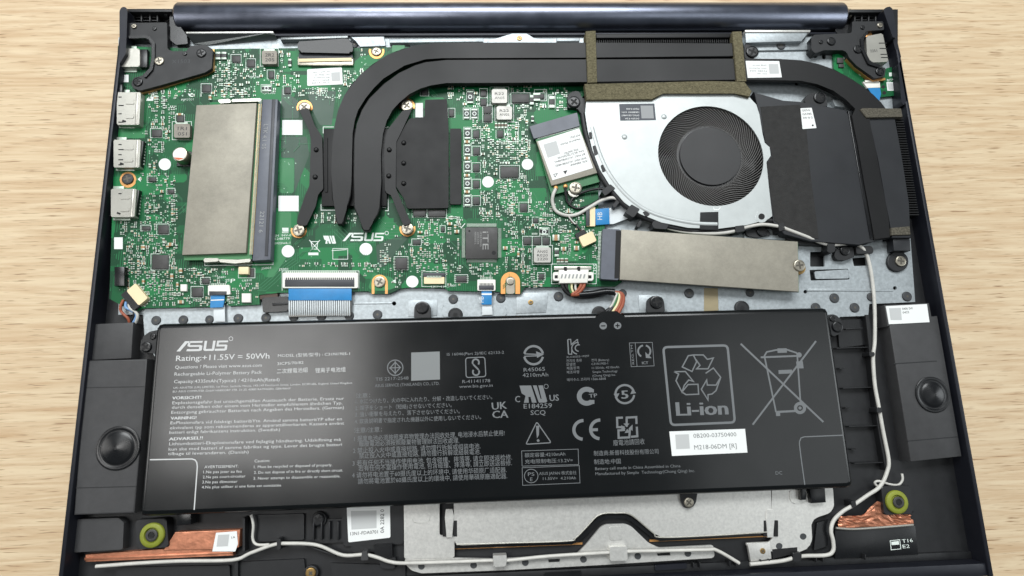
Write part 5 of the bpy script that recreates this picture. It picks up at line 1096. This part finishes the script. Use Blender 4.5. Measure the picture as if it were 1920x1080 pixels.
# ------------------------------------------------------------------ small wire plugs
def plug(name, label, cx, cy, deg, w_, h, m, wires, z=ZP, dark=(0, 0, 1, 1)):
    t = thing(name, label, 'connector', P(cx, cy, z))
    prism('plug_body', fillet(rr(cx, cy, w_, h, deg), 2), z, z+2.2, m, t, 0.25)
    a = math.radians(deg); ux, uy = math.cos(a), math.sin(a)
    dx, dy, dw, dh = dark
    prism('plug_back', fillet(rr(cx+ux*dx-uy*dy, cy+uy*dx+ux*dy, dw, dh, deg), 1), z, z+1.8, M_blackg, t, 0.25)
    for pts, r, mm in wires: tube('wire', pts, r, mm, t)
    for i in range(5):
        s = (i-2)*w_*0.17; px, py = cx+ux*s-uy*(-h*.5-2) , cy+uy*s+ux*(-h*.5-2)
        prism('contact', rr(px, py, 2.4, 6, deg), z, z+0.5, M_solder, t)
    return t
plug('speaker_plug', 'cream plug with brown and blue wires at the motherboard corner', 257, 552, 50, 36, 22, M_cream,
     [([(232, 562, 14), (226, 575, 14), (228, 585, 13.5), (240, 597, 13), (243, 606, 12)], 0.6, M_wirer), ([(237, 566, 14), (236, 576, 14), (248, 583, 13.5), (256, 592, 13), (250, 606, 12)], 0.6, M_wirebl), ([(242, 570, 14), (244, 578, 14), (255, 586, 13.5), (258, 594, 13), (254, 606, 12)], 0.6, M_wirew), ([(246, 574, 14), (250, 580, 13.8), (252, 590, 13.2), (247, 604, 12)], 0.6, M_wireb)], dark=(0, 17, 38, 14))
bpts = [[(1090+i*2, 432+i*3, 14), (1082+i*2, 424+i*2, 13.8), (1072+i, 414+i, 13.8), (1066, 406, 14)] for i in range(3)]
plug('webcam_plug', 'small cream plug with thin dark wires between the wireless card and drive', 1102, 448, -25, 28, 20, M_cream, [(bpts[0], 0.4, M_wireb), (bpts[1], 0.4, M_brown), (bpts[2], 0.4, M_wirew)], dark=(-8, -13, 20, 12))

# ------------------------------------------------------------------ antenna cables
wa = thing('antenna_cable', 'white antenna cable looping from the wireless card round the fan to battery side', 'cable', P(1400, 500, ZD))
tube('cable_jacket', [(1042, 354, ZP+2.6), (1037, 366, ZP+2.4), (1036, 380, ZP+1.5), (1043, 396, ZP+0.9), (1062, 404, ZP+0.7), (1082, 402, ZP+0.8), (1105, 389, ZP+1.4), (1128, 376, ZP+2), (1148, 371, ZP+2.4), (1164, 377, ZP+2.6), (1180, 391, ZP+2.6), (1200, 406, ZP+2.4), (1232, 421, ZP+2), (1280, 434, ZP+2.0), (1340, 438, ZP+2.6), (1380, 433, ZP+3.0), (1400, 426, ZP+3.4), (1430, 421, ZP+3.6), (1462, 425, ZP+3.6), (1476, 430, ZP+3.6), (1510, 443, ZP+3.4), (1545, 457, ZP+2), (1565, 459, ZP+2), (1590, 457, ZP+2), (1610, 460, ZP+1.6), (1623, 474, ZP+0.4), (1630, 495, ZP-0.5), (1636, 530, ZP-1), (1640, 580, ZP-1), (1640, 640, ZP-1), (1637, 670, ZP-1), (1640, 720, ZP-1), (1648, 765, ZP-1), (1656, 810, ZP-1), (1666, 862, ZP-1), (1663, 885, ZP-1), (1650, 912, ZP-1), (1626, 929, ZP-1), (1600, 947, ZP-1), (1580, 959, ZP-1), (1563, 976, ZP-1), (1558, 995, ZP-1), (1562, 1014, ZP-1), (1562, 1032, ZP-1), (1549, 1041, ZP-1), (1503, 1043, ZP-1), (1464, 1052, ZP-1), (1406, 1058, ZP-1)], 0.8, M_wirew, wa)
ba = thing('antenna_cable', 'black antenna cable curving from the wireless card beneath the white one', 'cable', P(1080, 385, ZP))
tube('cable_jacket', [(1060, 351, ZP+2.6), (1061, 366, ZP+1.5), (1066, 382, ZP+0.6), (1082, 391, ZP+0.5), (1104, 386, ZP+0.6), (1128, 373, ZP+1.2), (1150, 368, ZP+1.8), (1166, 376, ZP+1.8), (1184, 392, ZP+1.8), (1215, 412, ZP+1.8), (1250, 426, ZP+1.6), (1300, 436, ZP+1.4)], 0.6, M_wireb, ba)
tube('cable_loop', [(1068, 384, ZP+0.6), (1074, 372, ZP+0.9), (1090, 362, ZP+1.3), (1110, 356, ZP+1.8), (1126, 354, ZP+2.2), (1136, 358, ZP+2.2)], 0.6, M_wireb, ba)
la = thing('antenna_cable', 'white antenna cable running along the front edge from the copper foil', 'cable', P(700, 1040, ZF))
tube('cable_jacket', [(180, 1062, 12), (260, 1056, 12), (340, 1052, 12), (436, 1050, 12), (470, 1037, 12), (515, 1021, 12.4), (545, 1019, 12.4), (580, 1020, 12), (604, 1025, 11.6), (643, 1041, 11.6), (683, 1040, 12), (707, 1045, 12), (730, 1053, 12), (758, 1056, 12.2), (837, 1054, 12.4), (917, 1051, 12.4), (950, 1051, 12.4), (1029, 1043, 12.6), (1142, 1036, 12.6), (1178, 1034, 12.6), (1320, 1031, 12.6), (1344, 1032, 12.6), (1386, 1056, 12)], 0.72, M_wirew, la)
tube('cable_branch', [(471, 965, 12), (475, 985, 12), (474, 1010, 11.5), (482, 1021, 11.6), (505, 1021, 12)], 0.55, M_wirew, la)
ra = thing('antenna_cable', 'short thin white antenna cable end curling beside a rubber grommet', 'cable', P(1665, 905, ZF))
tube('cable_jacket', [(1645, 912, 11), (1640, 905, 11.5), (1648, 902, 12), (1668, 908, 11.5), (1684, 909, 11), (1692, 900, 11), (1691, 888, 11)], 0.5, M_wirew, ra)
# holders of the long cable along the right side
for pts, z in (([(1553, 446), (1565, 445), (1566, 472), (1555, 475), (1551, 470)], 16), ([(1605, 462), (1634, 461), (1638, 467), (1637, 475), (1606, 476)], 14.4), ([(1564, 478), (1568, 468), (1600, 463), (1602, 482), (1585, 488), (1568, 487)], 13.4), ([(1630, 660), (1640, 660), (1640, 668), (1630, 668)], 13.2), ([(1644, 764), (1654, 764), (1654, 774), (1644, 774)], 13.4)):
    prism('cable_holder', fillet(pts, 2), ZF, z, M_black, base, 0.3)
screw(1583, 470, 13.4, 9, M_blackg, base, 0.8)

# ------------------------------------------------------------------ speakers, grommets, foil antennas
sp = thing('speaker', 'grey plastic speaker box below the plug with brown and blue wires', 'speaker', P(235, 820, ZF))
prism('speaker_box', [(160, 676), (276, 673), (272, 726), (252, 962), (138, 966)], ZF, 15.5, M_speaker, sp, 0.6)
prism('speaker_step', [(164, 608), (250, 604), (246, 672), (160, 676)], ZF, 14.0, M_speaker, sp, 0.5)
prism('box_seam', [(160, 726), (271, 724), (271, 726), (160, 728)], 15.4, 15.56, M_black, sp); prism('box_seam', [(142, 914), (256, 911), (256, 913), (142, 916)], 15.4, 15.56, M_black, sp)
c = P(222, 840, 15.5); v, f = lathe([(8.6, 0.0), (8.6, 0.5), (8.0, 0.8), (7.3, 0.4), (6.6, 0.3), (6.0, 0.7), (5.2, 0.9), (3.0, 1.5), (0.5, 1.9)], 40); mk('speaker_cone', [q+Vector((c.x, c.y, 15.4)) for q in v], f, M_blackg, sp, smooth=60)
sp2 = thing('speaker', 'grey plastic speaker box with white paper label beside the antenna cable', 'speaker', P(1700, 740, ZF))
prism('speaker_box', [(1666, 600), (1758, 592), (1804, 856), (1708, 866)], ZF, 15.0, M_speaker, sp2, 0.6); c = P(1748, 740, 15.0); v, f = lathe([(7.6, 0.0), (7.6, 0.5), (7.0, 0.8), (6.3, 0.4), (5.6, 0.3), (5.0, 0.7), (4.2, 0.9), (2.4, 1.5), (0.5, 1.8)], 40); mk('speaker_cone', [q+Vector((c.x, c.y, 14.9)) for q in v], f, M_blackg, sp2, smooth=60); prism('box_seam', [(1702, 826), (1796, 818), (1796, 820), (1702, 828)], 14.9, 15.06, M_black, sp2); prism('box_seam', [(1676, 681), (1756, 676), (1757, 678), (1677, 683)], 14.9, 15.06, M_black, sp2)
s3_ = prism('paper_label', [(1661, 574), (1738, 570), (1743, 604), (1667, 608)], 15.0, 15.3, M_white, sp2); Flat(15.35).poly([(1667, 578), (1689, 577), (1691, 600), (1670, 600)]).build('printed_patch', M_patch, s3_)
lines_of_text('printed_text', [('0400 SW', 1692, 581, 1712, 580, 4), ('0422', 1693, 588, 1705, 587, 4)], 15.35, M_ink, s3_)
prism('label_shelf', [(1658, 572), (1742, 568), (1747, 594), (1664, 612)], ZF, 15.0, M_speaker, sp2, 0.3)
def grommet(label, x, y, sq):
    t = thing('rubber_grommet', label, 'grommet', P(x, y, ZF), 'yellow green rubber grommets')
    prism('grommet_mount', fillet(sq, 5), ZF, 12.5, M_black, t, 0.5)
    c = P(x, y, 12.5); v, f = lathe([(4.7, 0), (4.7, 0.9), (4.3, 1.3), (3.0, 1.3), (2.8, 0.9), (2.6, 0.4)], 32); mk('rubber_ring', [q+Vector((c.x, c.y, 12.4)) for q in v], f, M_rubber, t, smooth=50)
    c = P(x-3 if x < 900 else x+5, y+1, 13.4); v, f = lathe([(2.3, 0), (2.3, 0.5), (2.0, 0.7), (1.3, 0.6), (1.2, 0.2)], 24); mk('steel_sleeve', [q+Vector((c.x, c.y, 13.0)) for q in v], f, M_chip, t, smooth=50)
    prism('sleeve_hole', circ(x-3 if x < 900 else x+5, y+1, 5), 13.3, 13.5, M_recess, t)
grommet('yellow green rubber grommet beside the copper foil with a paper label', 287, 1003, [(254, 975), (312, 972), (316, 1026), (256, 1030)])
grommet('yellow green rubber grommet beside the crumpled copper foil', 1680, 941, [(1652, 912), (1706, 910), (1714, 962), (1658, 966)])
fa = thing('foil_antenna', 'smooth copper foil antenna with a small paper label', 'antenna', P(380, 1020, ZF))
prism('copper_foil', [(328, 998), (450, 993), (448, 1026), (436, 1030), (305, 1032), (316, 1018)], ZF, 11.6, M_copper, fa, 0.2); prism('copper_strip', [(160, 1040), (300, 1030), (436, 1026), (437, 1042), (330, 1046), (160, 1054)], ZF, 10.8, M_copper, fa, 0.2); prism('copper_strip', [(158, 1046), (436, 1034), (437, 1038), (158, 1051)], 10.5, 11.3, M_copper, fa, 0.15)
pl_ = prism('paper_label', [(405, 999), (444, 996), (446, 1020), (441, 1034), (398, 1034)], 11.5, 11.8, M_white, fa); Flat(11.85).poly([(409, 1003), (430, 1002), (427, 1024), (406, 1025)]).build('printed_patch', M_patch, pl_)
lines_of_text('printed_text', [('1A', 434, 1010, 441, 1009, 4)], 11.85, M_ink, pl_)
fb = thing('foil_antenna', 'crumpled copper foil antenna with a black printed plate', 'antenna', P(1630, 975, ZF))
v, f = [], []; nx, ny = 22, 9
for j in range(ny+1):
    for i in range(nx+1):
        s, t = i/nx, j/ny; x = 1572+135*s; yt = 968-26*math.exp(-((s-.55)/.14)**2)-4*s; yb = 990-6*s
        p = P(x, yt+(yb-yt)*t, 11.0); p.z += random.uniform(-0.45, 0.55)*(1-0.5*t); v.append(p)
for j in range(ny):
    for i in range(nx): k = j*(nx+1)+i; f.append((k, k+nx+1, k+nx+2, k+1))
mk('copper_foil', v, f, M_copper, fb); prism('copper_strip', [(1576, 984), (1712, 974), (1714, 982), (1578, 991)], ZF, 10.6, M_copper, fb, 0.2)
tube('braid', [(1567, 990, 11), (1600, 992, 11), (1650, 989, 11), (1712, 984, 11)], 0.5, M_tin, fb)
ap = prism('antenna_plate', [(1566, 994), (1716, 986), (1722, 1040), (1566, 1048)], ZF, 10.4, M_blackg, fb, 0.2)
F1 = Flat(10.45).stroke([(1669, 1014), (1687, 1012), (1689, 1029), (1671, 1031)], 1.2, True).poly([(1671, 1016), (1685, 1014.5), (1686, 1021), (1672, 1022)]); F1.build('approval_mark', M_silk, ap)
lines_of_text('printed_text', [('T16', 1692, 1018, 1712, 1016, 6), ('E2', 1693, 1028, 1706, 1027, 6)], 10.45, M_silk, ap)

# ------------------------------------------------------------------ touchpad bracket below the battery
tp = thing('touchpad_bracket', 'bright metal touchpad bracket with a trapezoid notch below the battery', 'metal bracket', P(1150, 1000, ZF))
plate = [(850, 900), (1445, 880), (1447, 996), (1430, 1000), (1250, 1009), (1238, 1006), (1226, 1000), (1190, 969), (1176, 962), (1132, 962), (1118, 968), (1080, 1008), (1068, 1015), (862, 1023), (852, 1018)]
prism('touchpad_plate', fillet(plate, 4), 10.0, 11.4, M_deck2, tp, 0.3)
prism('touchpad_edge', [(852, 1021), (1068, 1014), (1083, 1009), (1120, 970), (1134, 964), (1175, 964), (1188, 971), (1224, 1001), (1238, 1008), (1448, 998), (1449, 1004), (1238, 1015), (1222, 1009), (1184, 977), (1172, 971), (1138, 971), (1126, 976), (1090, 1014), (1072, 1021), (853, 1029)], 8.6, 10.2, M_blackg, tp, 0.2)
prism('copper_gap', [(853, 1025), (1092, 1017), (1092, 1021), (853, 1030)], 8.2, 8.8, M_gold, tp); prism('copper_gap', [(1218, 1012), (1449, 1001), (1449, 1006), (1218, 1016)], 8.2, 8.8, M_gold, tp)
tube('touchpad_glint', [(856, 1021, 11.4), (960, 1018, 11.4), (1064, 1014.5, 11.4), (1080, 1008, 11.4), (1100, 988, 11.4), (1118, 969, 11.4), (1134, 962.5, 11.4), (1154, 962, 11.4), (1175, 962.5, 11.4), (1190, 970, 11.4), (1208, 985, 11.4), (1226, 1000, 11.4), (1240, 1007.5, 11.4), (1340, 1004, 11.4), (1445, 997, 11.4)], 0.3, M_tin, tp)  # added bright strip that draws the highlight along the plate's edge
left = [(757, 930), (832, 926), (828, 1008), (850, 1012), (852, 1046), (758, 1048)]
prism('frame_side', fillet([(757, 930), (824, 926), (824, 1004), (852, 1004), (852, 1046), (836, 1046), (758, 1048)], 3), 9.6, 10.8, M_deck2, tp, 0.25)
prism('frame_pad', fillet([(773, 940), (806, 938), (806, 976), (800, 980), (778, 981), (773, 976)], 4), 10.6, 11.1, M_deck2, tp, 0.2)
prism('frame_front', fillet([(758, 1048), (852, 1046), (930, 1048), (1080, 1040), (1098, 1022), (1126, 988), (1136, 983), (1172, 982), (1184, 987), (1216, 1018), (1236, 1027), (1338, 1022), (1340, 1046), (1180, 1056), (1134, 1059), (950, 1069), (790, 1075), (772, 1070), (760, 1058)], 5), 9.4, 10.6, M_deck2, tp, 0.25)
prism('frame_pad', fillet([(1142, 988), (1165, 987), (1167, 1012), (1143, 1013)], 4), 10.5, 10.85, M_deck2, tp, 0.15)
prism('frame_side', fillet([(1448, 900), (1548, 890), (1562, 916), (1564, 950), (1556, 962), (1532, 970), (1521, 978), (1523, 1012), (1516, 1028), (1496, 1036), (1446, 1034), (1400, 1024), (1400, 1018), (1446, 1016), (1450, 996), (1446, 976)], 6), 9.6, 10.8, M_deck2, tp, 0.25)
prism('frame_pad', fillet([(1480, 920), (1512, 918), (1512, 936), (1506, 944), (1488, 945), (1481, 938)], 4), 10.7, 11.1, M_deck2, tp, 0.2)
prism('earth_tab', [(1402, 1020), (1444, 1017), (1447, 1048), (1408, 1054)], 9.6, 11.2, M_deck2, tp, 0.3); screw(1430, 1033, 11.2, 5, M_brass, tp, 0.4)
for x in (842, 1444):
    prism('spring_leaf', [(x-6, 955), (x+6, 954), (x+9, 968), (x+6, 1008), (x-5, 1008), (x-8, 970)], 11.0, 11.7, M_deck2, tp, 0.15)
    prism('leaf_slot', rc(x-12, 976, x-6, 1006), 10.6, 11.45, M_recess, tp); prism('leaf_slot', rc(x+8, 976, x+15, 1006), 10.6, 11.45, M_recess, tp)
for pts in ([(924, 1042), (950, 1041), (949, 1062), (926, 1063)], [(1143, 1026), (1176, 1025), (1177, 1051), (1144, 1052)]): prism('cable_clip', fillet(pts, 2), 9.5, 13.8, M_deck2, tp, 0.4)
for x, y in ((790, 1062), (888, 1060), (985, 1055), (1094, 1049), (1196, 1043), (1290, 1038), (1506, 1006), (1461, 1024)): prism('punched_hole', circ(x, y, 6.2), 10.5, 10.84, M_stud, tp)
for pts in ([(1028, 1049), (1050, 1048), (1049, 1053), (1029, 1054)], [(1232, 1038), (1256, 1036), (1257, 1041), (1234, 1042)], [(1448, 1030), (1495, 1026), (1495, 1036), (1449, 1048)], [(1518, 920), (1546, 918), (1546, 938), (1520, 942)]): prism('punched_slot', pts, 10.5, 10.9, M_recess, tp)

# ------------------------------------------------------------------ plastic floor details round the battery
def fp(name, pts, z, m=M_black, b=0.3, r=2): return prism(name, fillet(pts, r), ZF-0.5, z, m, base, b)
for y0, y1, xa, xb in ((616, 618, 1586, 1618), (652, 654, 1569, 1628), (727, 729, 1581, 1637), (799, 801, 1592, 1650), (868, 870, 1602, 1662)): fp('floor_rib', [(xa, y0), (xb, y0-2), (xb, y1-2), (xa, y1)], 11, r=0)
fp('floor_rail', [(1622, 590), (1630, 590), (1656, 800), (1668, 880), (1660, 882), (1646, 800)], 11.5, r=0); fp('floor_panel', [(1570, 600), (1616, 598), (1624, 646), (1574, 652)], 9.3, M_blackg)
for y in (690, 764, 842): fp('floor_rib', [(1574+(y-690)*.15, y), (1584+(y-690)*.15, y-1), (1584+(y-690)*.15, y+1), (1574+(y-690)*.15, y+2)], 10.5, r=0)
for a in ([(470, 966), (570, 963), (570, 1012), (478, 1016)], [(585, 975), (648, 972), (646, 1016), (592, 1020)], [(656, 1010), (718, 1012), (716, 1034), (660, 1036)], [(620, 1056), (760, 1060), (760, 1084), (624, 1090)], [(446, 1054), (570, 1048), (574, 1086), (448, 1090)], [(220, 1064), (430, 1060), (432, 1092), (216, 1096)]): fp('floor_panel', a, 9.4, M_black, 0.2)
for x in (586, 601, 616, 632): fp('floor_rib', [(x, 978), (x+3, 978), (x+3, 1012), (x, 1013)], 11.5, r=0)
fp('floor_rib', [(440, 1044), (446, 1044), (446, 1084), (440, 1084)], 11); fp('floor_rib', [(455, 970), (459, 970), (459, 1035), (455, 1035)], 12); fp('floor_rib', [(570, 1020), (628, 1040), (630, 1044), (570, 1024)], 11, r=0)
fp('floor_block', [(700, 1022), (735, 1020), (736, 1046), (704, 1048)], 11.5, M_blackg); fp('floor_block', [(705, 1040), (742, 1046), (740, 1066), (716, 1066)], 11)
screw(597, 974, 10.5, 12, M_blackg, base, 0.9); fp('screw_boss', circ(597, 974, 15), 10.5, r=0)
fp('screw_boss', circ(583, 1074, 14), 10.5, r=0); screw(583, 1074, 10.5, 10, M_brass, base, 0.5, name='threaded_insert', cross=0.4)
for pts, z, m in (([(519, 1010), (526, 1010), (526, 1031), (519, 1031)], 13.6, M_black), ([(679, 1034), (688, 1033), (691, 1050), (676, 1051)], 13.4, M_speaker), ([(1487, 1037), (1503, 1036), (1503, 1052), (1487, 1053)], 13.2, M_black), ([(1596, 940), (1604, 938), (1606, 950), (1598, 952)], 13.2, M_black)): fp('cable_hook', pts, z, m)
fp('floor_panel', [(1532, 980), (1556, 974), (1552, 1024), (1526, 1032)], 9.6, M_blackg); fp('floor_panel', [(1020, 1074), (1090, 1070), (1090, 1080), (1020, 1084)], 10, M_blackg); fp('floor_panel', [(1228, 1060), (1288, 1056), (1288, 1066), (1228, 1070)], 10.4, M_rim)
for x in (1300, 1312, 1368, 1380, 1426, 1442, 1530, 1543, 1622): fp('floor_rib', [(x, 1056-(x-1300)*.05), (x+2, 1056-(x-1300)*.05), (x+2, 1066-(x-1300)*.05), (x, 1066-(x-1300)*.05)], 12.4, r=0)
st = thing('paper_sticker', 'white rounded paper sticker with printed part number below the battery', 'sticker', P(690, 985, ZF)); fp('sticker_shelf', [(640, 950), (756, 946), (756, 1020), (645, 1024)], 9.5, M_black)
stp = prism('sticker_sheet', fillet([(650, 948), (731, 946), (732, 1008), (653, 1017)], 3), 9.5, 9.7, M_white, st)
lines_of_text('printed_text', [('13N1-FDA0701', 657, 1004, 708.5, 1000, 6), ('0A 2282 0', 720, 999, 720, 955, 7)], 9.75, M_ink, stp); Flat(9.75).poly([(658, 958), (706, 957), (706, 990), (659, 993)]).build('printed_patch', M_patch, stp)
fp('corner_block', [(140, 974), (222, 971), (232, 980), (230, 1030), (138, 1036)], 12.0, M_speaker)
